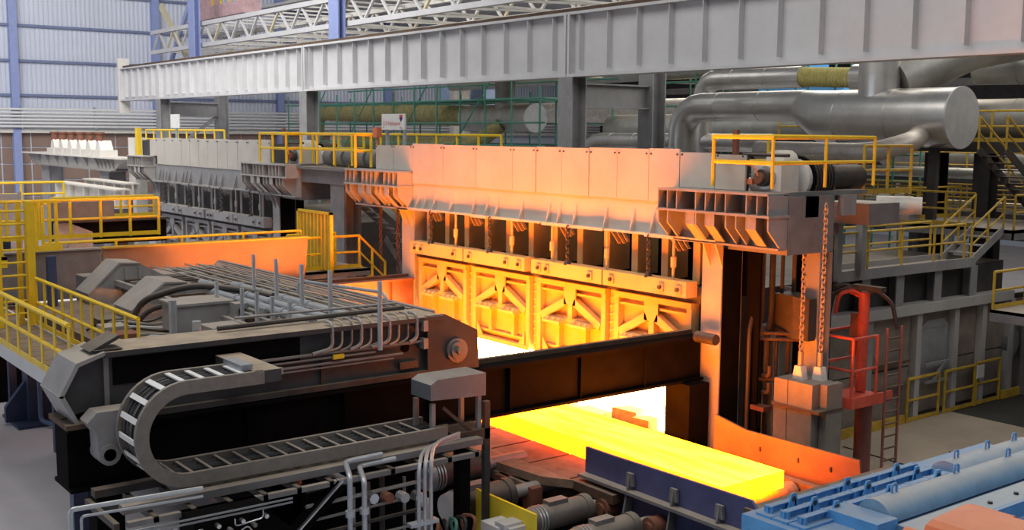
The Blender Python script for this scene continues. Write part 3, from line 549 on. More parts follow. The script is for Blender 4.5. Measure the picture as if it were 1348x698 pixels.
for k in range(5): MB().tube([(-16.05-.1*(k % 3), 8.9+.33*k, .2), (-16.05-.1*(k % 3), 8.9+.33*k, 2.2)], .03+.012*(k % 3), 6).build('pipe', (G_STEEL, G_MID, G_DARK)[k % 3], pw)
for k in range(4): MB().cyl((-15.9, 9.1+.3*k, 2.05-.05*k), (-15.7, 9.1+.3*k, 2.05-.05*k), .09, 8).build('valve_wheel', (CHROME, RUSTRED, GALV, CHROME)[k], pw)
for k in range(5): MB().tube(fillet([(-15.4, 10.0+.2*k, .9), (-15.3, 10.1+.2*k, 1.5), (-15.8, 10.4+.12*k, 1.4), (-15.9, 10.7+.1*k, .8)], .2, 5), .03, 6).build('hose', (RUSTRED, RUBBER, GREEN, RUBBER, RUSTRED)[k], pw)
MB().box(-16.6, 8.0, 0, -15.9, 10.4, .5).build('plinth', G_BLACK, pw); MB().box(-16.5, 7.6, .5, -16.45, 10.4, 2.25).build('shade_sheet', G_BLACK, pw); MB().box(-15.35, 9.5, 1.6, -15.2, 10.05, 1.66).build('pipe_clamp', GALV, pw)  # black upright sheet added to stand in for shade behind the pipes
# control box on stand at end of chain
cb = thing('sensor_hood', 'grey hooded box on four thin legs beside end of cable carrier', 'equipment box', (-16.6, 11.2, 2.6))
MB().prism([(10.6, 3.38), (10.6, 3.66), (10.75, 3.74), (11.8, 3.74), (11.8, 3.32)], 'x', -16.95, -16.3).build('hood', mat('blue_grey_hood', (.17, .19, .22), .55, .2, var=.2, dust=.5), cb)
for x in (-16.95, -16.4):
    for y in (10.7, 11.7): MB().bar((x, y, 2.4), (x, y, 3.3), .08, .08).build('leg', G_STEEL, cb)
MB().bar((-16.36, 11.72, 2.5), (-16.36, 10.9, 3.2), .04, .06).build('brace', G_DARK, cb); MB().box(-16.9, 11.1, 2.5, -16.3, 11.9, 2.7).build('motor_block', G_DARK, cb)
MB().box(-16.4, 11.78, 0, -16.3, 11.9, 3.2).build('side_plate', G_DARK, cb)
# ================================================================== roller table and slab
rt = thing('roller_table', 'roller table with dark plates and lit frame under the glowing slab', 'roller table', (-20, 16, 0))
xs = [-35.0+1.32*i for i in range(18)]
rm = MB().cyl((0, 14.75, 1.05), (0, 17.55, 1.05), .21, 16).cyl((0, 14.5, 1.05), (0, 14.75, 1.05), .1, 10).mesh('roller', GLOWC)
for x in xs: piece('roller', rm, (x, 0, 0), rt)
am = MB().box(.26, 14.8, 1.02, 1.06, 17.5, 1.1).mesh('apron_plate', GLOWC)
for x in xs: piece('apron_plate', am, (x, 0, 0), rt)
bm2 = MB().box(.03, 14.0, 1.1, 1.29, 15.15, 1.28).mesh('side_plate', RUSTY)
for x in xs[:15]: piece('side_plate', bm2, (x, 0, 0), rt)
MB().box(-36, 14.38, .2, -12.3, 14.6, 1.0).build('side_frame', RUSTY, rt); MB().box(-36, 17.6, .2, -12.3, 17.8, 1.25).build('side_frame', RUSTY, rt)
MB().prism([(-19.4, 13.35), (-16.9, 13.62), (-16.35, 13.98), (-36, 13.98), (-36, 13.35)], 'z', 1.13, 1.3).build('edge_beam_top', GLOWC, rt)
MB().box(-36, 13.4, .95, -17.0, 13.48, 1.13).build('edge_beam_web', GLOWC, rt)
for x in (-19.2, -17.9, -16.95): MB().box(x-.16, 13.3, 0, x+.16, 13.55, 1.13).build('leg', RUSTRED, rt)
MB().box(-12.75, 14.4, .3, -12.2, 18.1, 1.34).build('end_apron', RUSTY, rt); MB().box(-12.2, 14.2, .3, -11.56, 18.4, 1.85).build('end_plate', RUSTY, rt)
for y in (14.9, 15.6): MB().tube(fillet([(-12.5, y, 1.3), (-12.5, y, 1.55), (-12.5, y+.16, 1.55), (-12.5, y+.16, 1.3)], .05, 4), .025, 6).build('lifting_loop', RUSTRED, rt)
MB().box(-36, 13.2, 0, -12, 18.2, .12).build('bed', G_BLACK, rt)
sl = bpy.data.objects.new('steel_slab', MB().box(-29.5, 15.25, 1.29, -13.62, 17.0, 1.63).mesh('steel_slab', SLABM, (-20, 16.1, 1.29))); C.objects.link(sl); sl.location = (-20, 16.1, 1.29)
sl.data.materials.append(SLABS)
for f_ in sl.data.polygons: f_.material_index = 1 if (f_.normal.y < -.5 or f_.normal.x > .5) else 0
tag(sl, 'glowing yellow hot steel slab lying on the roller table', 'steel slab')
sp = thing('shield_plate', 'dark blue shield plate with brackets in front of the glowing slab', 'shield', (-14.2, 14.2, .6))
MB().prism([(-16.35, .55), (-16.35, 1.93), (-15.6, 1.93), (-12.1, 1.98), (-11.9, 1.75), (-11.9, .55)], 'y', 14.28, 14.34).build('plate', NAVY, sp)
MB().box(-16.35, 14.08, 1.36, -12.1, 14.28, 1.42).build('ledge', G_MID, sp)
for x in (-15.0, -13.85, -12.75):
    b_ = MB().prism([(14.28, 1.72), (14.2, 1.72), (13.98, .6), (14.28, .6)], 'x', x-.02, x+.02).build('bracket', G_MID, sp); MB().prism([(x-.1, 1.5), (x+.1, 1.5), (x+.08, 1.74), (x-.08, 1.74)], 'y', 14.2, 14.26).build('bracket_ear', G_MID, b_)
gp = thing('guard_plate', 'orange lit guard plate behind the end of the glowing slab', 'guard plate', (-14.5, 18.2, .5))
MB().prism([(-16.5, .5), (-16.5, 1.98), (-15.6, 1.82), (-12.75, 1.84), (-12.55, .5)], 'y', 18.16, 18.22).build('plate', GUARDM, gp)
for x in (-15.2, -14.2, -13.4): MB().box(x-.02, 18.13, 1.45, x+.02, 18.16, 1.55).build('slot', G_DARK, gp)
for x in (-16.2, -13.2): MB().bar((x, 18.22, 1.6), (x, 18.6, .3), .08, .08).build('strut', RUSTY, gp)
MB().box(-16.5, 18.1, 0, -12.55, 18.4, .5).build('foot', RUSTY, gp)
# drive motors of the rollers
MO = 0
def motor(x, y0, y1, z, r_, label, m, capm):
    o = thing('drive_motor', label, 'motor', (x, (y0+y1)/2, z-r_), 'roller drive motors')
    MB().cyl((x, y0+.18, z), (x, y1-.25, z), r_, 18).build('housing', m, o); c_ = MB().cyl((x, y0, z), (x, y0+.18, z), r_*.86, 18, r_).build('end_bell', capm, o)
    for q in (.2, .27, .34): MB().cyl((x, y0+q, z), (x, y0+q+.03, z), r_*1.05, 18).build('cooling_ring', GALV, o)
    MB().cyl((x, y1-.25, z), (x, y1-.1, z), r_*1.08, 18).build('flange', m, o); MB().cyl((x, y1-.1, z), (x, 14.3, z), r_*.45, 10).build('shaft', G_STEEL, o)
    MB().box(x-r_*.4, y0+.5, z+r_*.85, x+r_*.4, y0+.95, z+r_*1.25).build('terminal_box', G_MID, o)
    MB().box(x-r_, y0+.4, 0.0, x+r_, y1-.3, z-r_*.8).build('mount', G_BLACK, o)
TANM = mat('tan_motor_paint', (.13, .115, .105), .55, var=.25, dust=.4)
motor(-18.35, 11.75, 13.3, 1.25, .3, 'black roller motor with pale end cap, upper of the pair under sensor hood', G_DARK, GALV)
motor(-17.05, 11.4, 13.0, 1.05, .3, 'black roller motor with pale blue end cap, left of the yellow panel', G_DARK, WHITE)
motor(-15.75, 12.3, 13.9, .95, .26, 'tan roller motor right of the yellow panel', TANM, TANM)
motor(-14.45, 12.3, 13.9, .95, .26, 'tan roller motor below the middle of the blue shield plate', TANM, TANM)
motor(-13.15, 12.3, 13.9, .95, .26, 'tan roller motor nearest the blue machine cover', TANM, TANM)
for x, wh in ((-15.75, 'leftmost'), (-14.45, 'middle'), (-13.15, 'rightmost')):
    single('hot_bearing', MB().cyl((x+.25, 13.95, .95), (x+.25, 14.25, .95), .2, 14).cyl((x+.25, 13.9, .95), (x+.25, 13.95, .95), .12, 10).box(x+.05, 13.95, 0, x+.45, 14.25, .8), RUSTRED, 'rust red bearing housing below the shield plate, %s of three' % wh, 'bearing', (x+.25, 14.1, 0), 'roller bearings below the shield plate')
yp = thing('yellow_screen', 'bright yellow sheet panel with grey switch boxes at bottom centre', 'panel', (-15.8, 11.9, 0))
MB().box(-16.75, 11.9, .1, -14.95, 11.95, 1.42).build('sheet', mat('lemon_yellow_paint', (.85, .66, .03), .45, var=.08), yp)
b_ = MB().box(-15.95, 11.45, .4, -15.45, 11.9, 1.12).build('switch_box', WHITE, yp); MB().box(-15.6, 11.5, 1.12, -15.3, 11.9, 1.2).build('lid', G_LIGHT, b_); MB().box(-15.42, 11.55, .4, -15.2, 11.9, 1.15).build('switch_box', G_LIGHT, yp)
MB().cyl((-15.7, 11.4, .75), (-15.7, 11.45, .75), .07, 10).build('red_switch', RED, yp); 
for x in (-16.6, -15.1): MB().box(x-.04, 11.95, 0, x+.04, 12.05, 1.3).build('stake', G_MID, yp)
single('junction_cabinet', MB().box(-14.85, 11.75, .3, -14.05, 12.2, .98).box(-14.9, 11.7, .98, -14.0, 12.25, 1.03).box(-14.7, 11.8, 0, -14.2, 12.1, .3), GALV, 'light grey junction cabinet at the bottom edge beside the yellow panel', 'cabinet', (-14.45, 11.98, 0))
# ================================================================== blue machine covers, right foreground
bc = thing('descaler_cover', 'blue dusty machine cover with rib rows, lifting lugs and round hoods', 'machine cover', (-10, 16, 0))
MB().box(-11.5, 13.35, .2, -6.5, 20.4, 2.12).build('body', BLUEM, bc)
for k, x in enumerate((-11.2, -10.88, -10.55)):
    MB().box(x-.14, 13.5, 2.12, x+.16, 17.9, 2.16).build('cover_plate', BLUEM, bc); rb = MB().box(x-.02, 13.6, 2.16, x+.02, 17.6, 2.26).build('rib', BLUEM, bc)
    MB().box(x-.06, 13.6, 2.26, x+.06, 17.6, 2.275).build('rib_cap', BLUEM, rb)
    for q in range(8): MB().box(x-.08, 13.62+.56*q, 2.16, x+.08, 13.66+.56*q, 2.28).build('rib_end', BLUEM, rb)
    for q in (.55, 1.95, 3.35): 
        y = 13.6+q+.12*k; MB().prism([(y-.14, 2.16), (y+.14, 2.16), (y+.05, 2.40), (y-.05, 2.40)], 'x', x+.05, x+.08).build('lifting_lug', BLUEM, bc); MB().cyl((x+.09, y, 2.31), (x+.045, y, 2.31), .045, 10).build('lug_eye', G_DARK, bc)
def halfhood(x, y0, y1, z, r_, lb):
    pr = [(x+r_*math.cos(math.radians(a)), z+r_*math.sin(math.radians(a))) for a in range(0, 181, 12)]
    mb = MB().prism(pr, 'y', y0, y1); mb.sm = True; h = mb.build('round_hood', BLUEH, bc)
    for q in (.12, .5, .85):
        y = y0+(y1-y0)*q; MB().tube(fillet([(x-.03, y-.06, z+r_-.02), (x-.03, y-.06, z+r_+.14), (x-.03, y+.06, z+r_+.14), (x-.03, y+.06, z+r_-.02)], .05, 4), .022, 6).build('lifting_eye', BLUEM, h)
halfhood(-10.05, 14.75, 19.4, 2.16, .31, ''); halfhood(-10.75, 17.9, 20.6, 2.0, .36, '')
MB().box(-10.5, 14.2, 2.12, -9.6, 14.72, 2.3).build('step_box', BLUEM, bc); MB().box(-9.6, 14.7, 2.12, -8.9, 20.2, 2.2).build('side_ledge', BLUEH, bc)
MB().box(-8.9, 14.9, 2.12, -8.8, 20.2, 2.36).build('kerb', BLUEM, bc)
for k in range(6): MB().cyl((-9.3, 15.2+.8*k, 2.2), (-9.3, 15.2+.8*k, 2.24), .04, 8).build('bolt', G_DARK, bc)
MB().cyl((-11.55, 13.2, 1.7), (-11.45, 13.2, 1.7), .09, 10).build('pin', CHROME, bc)
orr = thing('orange_housing', 'orange painted machine housing standing on blue cover, bottom right edge', 'machine', (-8.2, 13.6, 2.1))
hm = MB(); hm.prism([(13.45, 2.1), (13.4, 2.72), (13.46, 2.83), (13.6, 2.88), (14.45, 2.93), (14.6, 2.86), (14.66, 2.75), (14.75, 2.1)], 'x', -8.35, -6.6); hm.build('body', ORANGE, orr)
MB().prism([(12.85, 2.1), (12.78, 2.62), (12.88, 2.74), (13.1, 2.7), (13.2, 2.1)], 'x', -8.55, -7.6).build('front_block', ORANGE, orr)
for y in (13.15, 14.75): MB().cyl((-8.45, y, 2.72), (-7.8, y, 2.72), .12, 12).build('hinge_boss', ORANGE, orr)
# ================================================================== winches on the furnace corners
def winch(ox, label):
    X = lambda x: x+ox; o = thing('lifting_winch', label, 'winch', (X(-16.4), 20.4, 6.76), 'furnace door winches')
    MB().box(X(-17.25), 19.3, 6.76, X(-15.7), 22.2, 6.86).build('base_plate', G_MID, o)
    MB().box(X(-16.85), 19.5, 6.86, X(-16.0), 20.1, 7.5).build('gearbox', WHITEP, o); MB().cyl((X(-16.4), 19.75, 7.5), (X(-16.4), 20.25, 7.5), .26, 14).build('gear_cover', WHITEP, o)
    for a, b, r_, m_ in ((19.44, 19.5, .26, CHROME), (19.3, 19.44, .19, G_DARK), (19.2, 19.3, .12, RUSTRED)): MB().cyl((X(-16.4), a, 7.15), (X(-16.4), b, 7.15), r_, 16).build('brake_disc', m_, o)
    MB().tube(fillet([(X(-16.9), 19.3, 7.3), (X(-16.75), 19.2, 7.45), (X(-16.5), 19.2, 7.4), (X(-16.4), 19.2, 7.2)], .1, 5), .025, 6).build('orange_cable', ORANGE, o); MB().box(X(-17.0), 19.25, 7.0, X(-16.6), 19.35, 7.12).build('guard_flap', ORANGE, o)
    MB().cyl((X(-16.3), 20.3, 7.12), (X(-16.3), 20.42, 7.12), .44, 20).build('white_disc', WHITE, o)
    MB().cyl((X(-16.3), 20.42, 7.12), (X(-16.3), 21.15, 7.12), .5, 24).build('drum', G_BLACK, o)
    for k in range(7): MB().cyl((X(-16.3), 20.48+.1*k, 7.12), (X(-16.3), 20.53+.1*k, 7.12), .53, 24).build('drum_flange', G_DARK, o)
    MB().box(X(-16.6), 21.2, 6.86, X(-16.0), 21.4, 7.4).build('bearing_stand', G_MID, o); MB().cyl((X(-16.3), 21.4, 7.12), (X(-16.3), 22.6, 7.12), .3, 16).build('coupling', G_DARK, o)
    MB().box(X(-15.75), 19.9, 6.3, X(-15.62), 20.35, 6.76).build('rail_bracket', G_STEEL, o); MB().box(X(-15.75), 21.2, 6.3, X(-15.62), 21.7, 6.76).build('rail_bracket', G_STEEL, o)
    MB().tube([(X(-17.1), 19.5, 7.65), (X(-15.8), 19.5, 7.65)], .04, 6).build('cross_pipe', G_DARK, o); MB().box(X(-17.3), 19.36, 6.86, X(-17.18), 19.46, 8.2).build('cable_post', RUSTRED, o)
winch(0, 'winch with black drum and white gearbox on the glowing furnace corner')
winch(-23, 'dusty winch on the corner of the cold furnace')
railing('yellow railing around the winch on the glowing furnace corner', [(-17.3, 20.6, 6.95), (-17.3, 18.75, 6.95), (-15.62, 18.75, 6.95), (-15.62, 22.3, 6.95)], 1.1, 1.5, toe=False, r=.04)
railing('yellow railing around the winch on the cold furnace corner', [(-40.9, 18.7, 6.9), (-38.6, 18.7, 6.9), (-38.6, 22, 6.9)], 1.1, 1.1, toe=False, r=.05)
railing('yellow railing on the beam between the two furnaces', [(-38.4, 19.2, 6.9), (-33.2, 19.2, 6.9), (-33.2, 18.6, 6.9)], 1.1, 1.3, toe=False, r=.05)
single('platform_beam', MB().box(-38.8, 19.3, 6.2, -33.9, 20.9, 6.76).box(-38.8, 19.1, 6.7, -33.9, 21.0, 6.8).box(-36.4, 19.35, 0, -35.4, 19.45, 6.2).box(-36.4, 19.95, 0, -35.4, 20.05, 6.2).box(-36.0, 19.45, 0, -35.8, 19.95, 6.2), G_MID, 'grey platform beam on a column between the two furnaces', 'beam', (-36, 19.7, 0))
o = thing('equipment_drums', 'row of dusty ribbed drums on the beam between the furnaces', 'machinery', (-36, 20, 6.8))
for k in range(5): MB().cyl((-37.8+.8*k, 20.1, 7.15), (-37.2+.8*k, 20.1, 7.15), .34, 14).build('drum', (G_MID, DUCTD)[k % 2], o)
# counterweight and its chains
cwx, cwy = -15.35, 20.45
for (x, y, lb) in ((-15.72, 20.05, 'left hoist chain hanging from the winch to the concrete counterweight'), (-15.38, 20.3, 'right hoist chain hanging from the winch to the concrete counterweight')):
    ch = chain_mb((x, y, 6.6), (x, y, 3.2), .15, .05, .018); ch.cyl((x, y, 2.95), (x, y, 3.3), .06, 8); single('hoist_chain', ch, CHAINM, lb, 'chain', (x, y, 2.95), 'hoist chains')
cw = thing('counterweight', 'stacked concrete counterweight block hanging behind the orange guard plate', 'counterweight', (-15.6, 20.3, 1.0))
for x0, x1, y0, y1 in ((-16.15, -15.78, 19.7, 20.45), (-15.76, -15.1, 19.7, 20.45), (-15.08, -14.9, 19.95, 20.5)):
    for z0, z1 in ((.9, 2.08), (2.11, 2.68)): MB().box(x0, y0, z0, x1, y1, z1).build('block', CONC, cw)
MB().box(-16.18, 19.66, 2.06, -14.88, 20.52, 2.13).build('strap', RUSTY, cw); MB().box(-16.0, 19.8, 0, -15.0, 20.45, .9).build('stand', G_BLACK, cw)
for x, y in ((-15.72, 20.05), (-15.38, 20.3)): MB().prism([(x-.14, 2.68), (x+.14, 2.68), (x+.08, 2.98), (x-.08, 2.98)], 'y', y-.1, y+.1).build('hook_block', WHITEP, cw)
# furnace corner column, plate box and pipes
single('corner_column', MB().box(-16.1, 20.55, 0, -15.68, 20.6, 5.5).box(-16.1, 20.95, 0, -15.68, 21.0, 5.5).box(-15.94, 20.6, 0, -15.84, 20.95, 5.5), G_STEEL, 'steel column under the winch corner, lit orange', 'column', (-15.6, 20.8, 0))
single('corner_box', MB().box(-17.1, 20.7, 3.4, -16.2, 21.3, 4.4).box(-16.15, 20.25, 3.5, -15.7, 20.5, 4.45), G_DARK, 'rusty plate box behind the hoist chains', 'box', (-16.5, 20.8, 3.4))
dk = thing('dark_pipework', 'dark vertical pipes and valves beside the right furnace post', 'pipes', (-17.2, 20.6, 0))
for k, (x, y, r_) in enumerate(((-17.15, 20.1, .05), (-17.1, 20.35, .04), (-17.05, 20.6, .07), (-17.0, 20.9, .045), (-16.9, 21.2, .05), (-16.75, 21.5, .06))):
    MB().tube(fillet([(x, y, 5.4), (x, y, 4.0-.1*k), (x+.06, y-.2, 3.6-.1*k), (x+.06, y-.2, .3)], .15, 4), r_, 8).build('pipe', (G_DARK, RUSTY, G_DARK)[k % 3], dk)
for z in (3.5, 3.36, 2.4): MB().tube([(-17.2, 20.1, z), (-16.0, 21.3, z)], .04, 6).build('pipe', RUSTY, dk)
for z in (2.1, 2.5): MB().tube(fillet([(-17.0, 20.3, z), (-16.8, 20.3, z), (-16.8, 20.3, z+.25)], .1, 4), .05, 8).build('valve', RUSTY, dk)
MB().box(-17.3, 20.0, 0, -16.9, 20.05, 5.5).build('backing_plate', G_BLACK, dk); MB().box(-17.35, 21.8, 0, -16.4, 22.0, 5.4).build('backing_plate', G_BLACK, dk)
MB().box(-17.0, 19.9, 1.75, -16.6, 20.2, 1.85).build('bracket', RUSTRED, dk)
# ================================================================== right side of the furnace
SX = -18.3
sw = thing('cladding_wall', 'dusty grey side wall of the glowing furnace with panels and stub beams', 'furnace wall', (SX, 27, 0))
MB().box(SX-.05, 21.9, 0, SX+.06, 37, 3.2).build('backing', G_DARK, sw)
edges = [22.0, 23.6, 25.9, 28.2, 30.1, 31.6, 33.2, 35.0, 37]
for k, (a, b) in enumerate(zip(edges[:-1], edges[1:])):
    for z0, z1 in ((.15, 1.55), (1.6, 3.05)): MB().box(SX+.06, a+.14, z0, SX+.1, b-.14, z1).build('side_panel', CLAD, sw)
    MB().box(SX, a-.12, 0, SX+.3, a+.12, 3.12).build('stiffener', FGREY if k > 2 else G_STEEL, sw)
MB().box(SX-.4, 21.5, 3.12, SX+.42, 33, 3.4).build('long_beam', FGREY, sw)
for y in (22.6, 24.1, 25.55, 27.1, 28.95, 30.8):
    st = MB().box(SX-.55, y-.025, 3.4, SX+.3, y+.025, 4.28).build('stub_beam', G_MID, sw)
    MB().box(SX+.3, y-.18, 3.4, SX+.34, y+.18, 4.3).build('flange', G_STEEL, st); MB().prism([(SX-.5, 3.4), (SX-.1, 3.4), (SX-.3, 4.28)], 'y', y-.3, y-.26).build('gusset', G_MID, st)
MB().box(SX+.1, 28.45, 1.0, SX+.14, 29.9, 2.6).prism([(28.45, 2.6), (29.9, 2.6), (29.6, 2.82), (28.8, 2.82)], 'x', SX+.1, SX+.16).build('inspection_door', G_STEEL, sw)
dv = MB().box(SX+.25, 28.6, 1.5, SX+.32, 29.8, 1.6).box(SX+.25, 28.6, 1.0, SX+.32, 29.8, 1.08).build('lever_frame', G_STEEL, sw); MB().bar((SX+.3, 29.0, 1.05), (SX+.3, 29.6, 1.6), .06, .08).build('lever', G_STEEL, dv)
for z in (1.75, 1.05): MB().box(SX+.1, 25.9, z, SX+.3, 27.8, z+.08).build('shelf', RUSTY, sw)
MB().cyl((SX+.1, 33.4, 1.7), (SX+.25, 33.4, 1.7), .4, 16).build('round_hatch', G_MID, sw); MB().box(SX+.1, 34.0, 1.2, SX+.2, 34.8, 2.3).build('square_hatch', G_MID, sw)
sg = MB().box(SX+.36, 31.2, .85, SX+.38, 31.6, 1.25).build('notice_plate', WHITE, sw)
# side walkway
wk = thing('side_walkway', 'grey steel walkway along the furnace side with deep edge channel', 'walkway', (-18.4, 27, 4.2))
MB().box(-18.95, 23.8, 4.36, -17.85, 30.6, 4.42).build('deck', G_MID, wk); MB().box(-17.88, 23.8, 4.3, -17.82, 30.6, 4.58).build('edge_channel', G_STEEL, wk); MB().box(-18.98, 23.8, 4.3, -18.92, 30.6, 4.58).build('edge_channel', G_STEEL, wk)
railing('yellow railing along the outer edge of the side walkway', [(-17.85, 23.85, 4.55), (-17.85, 30.0, 4.55)], 1.02, 1.5, toe=False, r=.035, m=YELD)
railing('yellow railing along the inner edge of the side walkway', [(-18.95, 23.85, 4.55), (-18.95, 30.0, 4.55)], 1.02, 1.5, toe=False, r=.035, m=YELD)
def stair(label, p, q, w_, m=G_STEEL, rails=True, wx=True, n=None, rm=None):
    p, q = V(p), V(q); o = thing('steel_stair', label, 'stairs', p); side = V((w_/2, 0, 0)) if wx else V((0, w_/2, 0))
    for s_ in (-1, 1): MB().bar(p+side*s_, q+side*s_, .05, .24).build('stringer', m, o)
    n = n or max(3, round(abs(q.z-p.z)/.21))
    for i in range(1, n):
        c = lerp(p, q, i/n); tr_ = MB()
        if wx: tr_.box(c.x-w_/2, c.y-.13, c.z-.02, c.x+w_/2, c.y+.13, c.z+.02)
        else: tr_.box(c.x-.13, c.y-w_/2, c.z-.02, c.x+.13, c.y+w_/2, c.z+.02)
        tr_.build('tread', m, o)
    if rails:
        for s_ in (-1, 1):
            a, b = p+side*s_, q+side*s_; u = V((0, 0, 1.0)); MB().tube([a+u, b+u], .035, 6).build('hand_rail', rm or YELD, o); MB().tube([a+u*.5, b+u*.5], .028, 6).build('mid_rail', rm or YELD, o)
            for k in range(3): MB().cyl(lerp(a, b, k/2), lerp(a, b, k/2)+u, .035, 6).build('post', rm or YELD, o)
    return o
stair('short grey stair with yellow rails up from the side walkway', (-18.4, 30.5, 4.42), (-18.4, 32.2, 5.3), .95)
single('upper_platform', MB().box(-22, 32.2, 5.2, -17.6, 36.5, 5.3).box(-17.65, 32.2, 5.0, -17.6, 36.5, 5.3).box(-22, 32.2, 5.0, -17.6, 32.25, 5.3).box(-18, 33.8, 0, -17.8, 34.0, 5.2).box(-21.5, 33, 0, -21.3, 33.2, 5.2), G_MID, 'dark grey platform at the top of the short stair', 'platform', (-20, 34, 5.2))
railing('yellow railing on the platform above the short stair', [(-18.9, 32.25, 5.3), (-21.9, 32.25, 5.3), (-21.9, 36.4, 5.3)], 1.05, .9, toe=True, m=YELD, r=.035)
railing('yellow railing at the outer side of the platform by right edge', [(-17.65, 32.3, 5.3), (-17.65, 34.2, 5.3)], 1.05, .9, toe=False, m=YELD, r=.035)
stair('grey stair going down from the platform at the right edge', (-17.75, 34.4, 5.3), (-17.75, 37.0, 3.4), .9)
lp = single('low_platform', MB().box(-16.5, 29.2, 3.24, -15.4, 36, 3.32).box(-15.46, 29.2, 3.0, -15.4, 36, 3.32).box(-16.5, 29.2, 3.0, -15.4, 29.26, 3.32).box(-16.4, 31.5, 0, -16.2, 31.7, 3.24).box(-16.4, 35, 0, -16.2, 35.2, 3.24), G_MID, 'narrow grey platform at the right edge below the stairs', 'platform', (-16, 32, 3.24))
railing('yellow railing on the narrow platform at the right edge', [(-16.45, 29.25, 3.32), (-16.45, 36, 3.32)], 1.05, 1.6, m=YELD, r=.04)
# floor rails
railing('first low yellow floor barrier, beside the red lit ladder', [(-18.0, 27.75, 0), (-18.0, 29.3, 0)], 1.25, 1.55, m=YELD, r=.045, toe=True)
railing('second low yellow floor barrier before furnace door', [(-18.0, 29.62, 0), (-18.0, 31.2, 0)], 1.25, 1.6, m=YELD, r=.045, toe=True)
railing('third low yellow floor barrier with white notice, furthest right', [(-18.0, 31.3, 0), (-18.0, 32.6, 0)], 1.3, 1.3, m=YELD, r=.045, toe=True)
single('floor_kerb', MB().box(-18.05, 32.7, 0, -17.95, 34.6, .25).box(-18.05, 24.0, 0, -17.95, 27.6, .25), YELD, 'yellow kerb strip on the floor along the furnace side', 'kerb', (-18, 28, 0))
# work cage, pole and ladder, red glow put into their colours
cg = thing('work_cage', 'small red lit railed work platform on a post right of the hoist chains', 'work platform', (-15.6, 22, 0))
MB().box(-16.2, 21.1, 1.98, -15.1, 22.6, 2.06).build('deck', RED, cg); MB().box(-16.2, 21.05, 1.95, -15.1, 21.1, 2.2).build('toe_board', RED, cg); MB().box(-15.1, 21.05, 1.95, -15.05, 22.6, 2.2).build('toe_board', RED, cg)
for z in (2.06+.75, 3.55):
    MB().tube(fillet([(-16.2, 22.6, z), (-16.2, 21.1, z), (-15.1, 21.1, z), (-15.1, 22.0, z)], .12, 4), .035, 8).build('rail', RED, cg)
for x, y in ((-16.2, 21.1), (-15.1, 21.1), (-15.1, 22.0), (-16.2, 22.6)): MB().cyl((x, y, 2.0), (x, y, 3.55), .035, 8).build('post', RED, cg)
MB().cyl((-15.6, 22.3, 0), (-15.6, 22.3, 1.98), .2, 14).build('support_post', mat('dull_red_glow', (.25, .09, .08), .6), cg)
MB().box(-16.15, 22.4, 2.9, -15.85, 22.5, 3.9).build('panel', RUSTRED, cg)
rp = thing('burner_pipe', 'red lit vertical burner pipe with cluster of hoses above the work cage', 'pipe', (-15.75, 22.35, 2.1))
MB().cyl((-15.75, 22.35, 2.1), (-15.75, 22.35, 4.45), .13, 12).build('pipe', RED, rp)
for k in range(6): MB().tube(fillet([(-15.75, 22.35, 4.3), (-15.9-.12*k, 22.2, 4.5+.06*(k % 3)), (-16.2-.15*k, 22.0, 4.4), (-16.3-.15*k, 22.0, 3.9)], .15, 4), .05, 6).build('hose', (RED, RUSTY, G_DARK)[k % 3], rp)
MB().tube(fillet([(-15.75, 22.35, 4.3), (-15.6, 22.5, 4.55), (-15.3, 22.8, 4.2), (-15.2, 22.9, 3.6)], .15, 4), .05, 6).build('hose', G_DARK, rp)
MB().box(-16.0, 22.2, 4.5, -15.2, 22.4, 4.62).build('bracket', G_DARK, rp)
ld = thing('ladder', 'dark red lit fixed ladder standing on the tan floor by the work cage', 'ladder', (-15.1, 22.7, 0))
for y in (22.3, 22.85): MB().cyl((-15.05, y, 0), (-15.05, y, 3.7), .035, 8).build('stile', mat('dull_red_glow', (.25, .09, .08)), ld)
for k in range(12): MB().cyl((-15.05, 22.3, .25+.29*k), (-15.05, 22.85, .25+.29*k), .022, 6).build('rung', RUSTY, ld)
single('floor_stake', MB().cyl((-14.0, 23.4, 0), (-14.0, 23.4, .85), .02, 8).cyl((-14.0, 23.4, 0), (-14.0, 23.4, .03), .1, 10), G_DARK, 'thin dark stake standing on tan floor right of ladder', 'stake', (-14, 23.4, 0))
single('floor_cable', MB().tube([(-17.5, 24.2, .015), (-14, 24.0, .015), (-10, 26.0, .015), (-4, 30, .015)], .015, 6), RUBBER, 'dark cable lying across the tan concrete floor', 'cable', (-14, 24, 0))
# pale cylinder, box and pipes near the winch right
pcy = thing('pale_drum', 'pale dusty horizontal drum on a grey box right of the winch', 'drum', (-16.5, 24, 5.6))
for a, b in (((-16.7, 24.0, 6.4), (-16.0, 24.5, 6.4)), ((-16.9, 24.7, 6.35), (-16.2, 25.2, 6.35))): MB().cyl(a, b, .22, 16).build('drum', WHITEP, pcy)
MB().box(-17.2, 22.6, 6.0, -15.9, 23.8, 6.5).build('box', G_MID, pcy); MB().box(-17.9+.0, 23.9, 4.42, -17.7, 24.1, 6.0).box(-17.9, 23.6, 5.9, -16.6, 24.2, 6.0).build('stand', G_STEEL, pcy); MB().box(-17.9, 24.9, 4.42, -17.7, 25.1, 6.1).box(-17.9, 24.8, 6.0, -16.3, 25.2, 6.12).build('stand', G_STEEL, pcy)
railing('yellow railing piece above the pale drum', [(-16.1, 22.6, 6.7), (-16.1, 24.5, 6.7)], 1.15, .8, toe=True, m=YELD, r=.04)
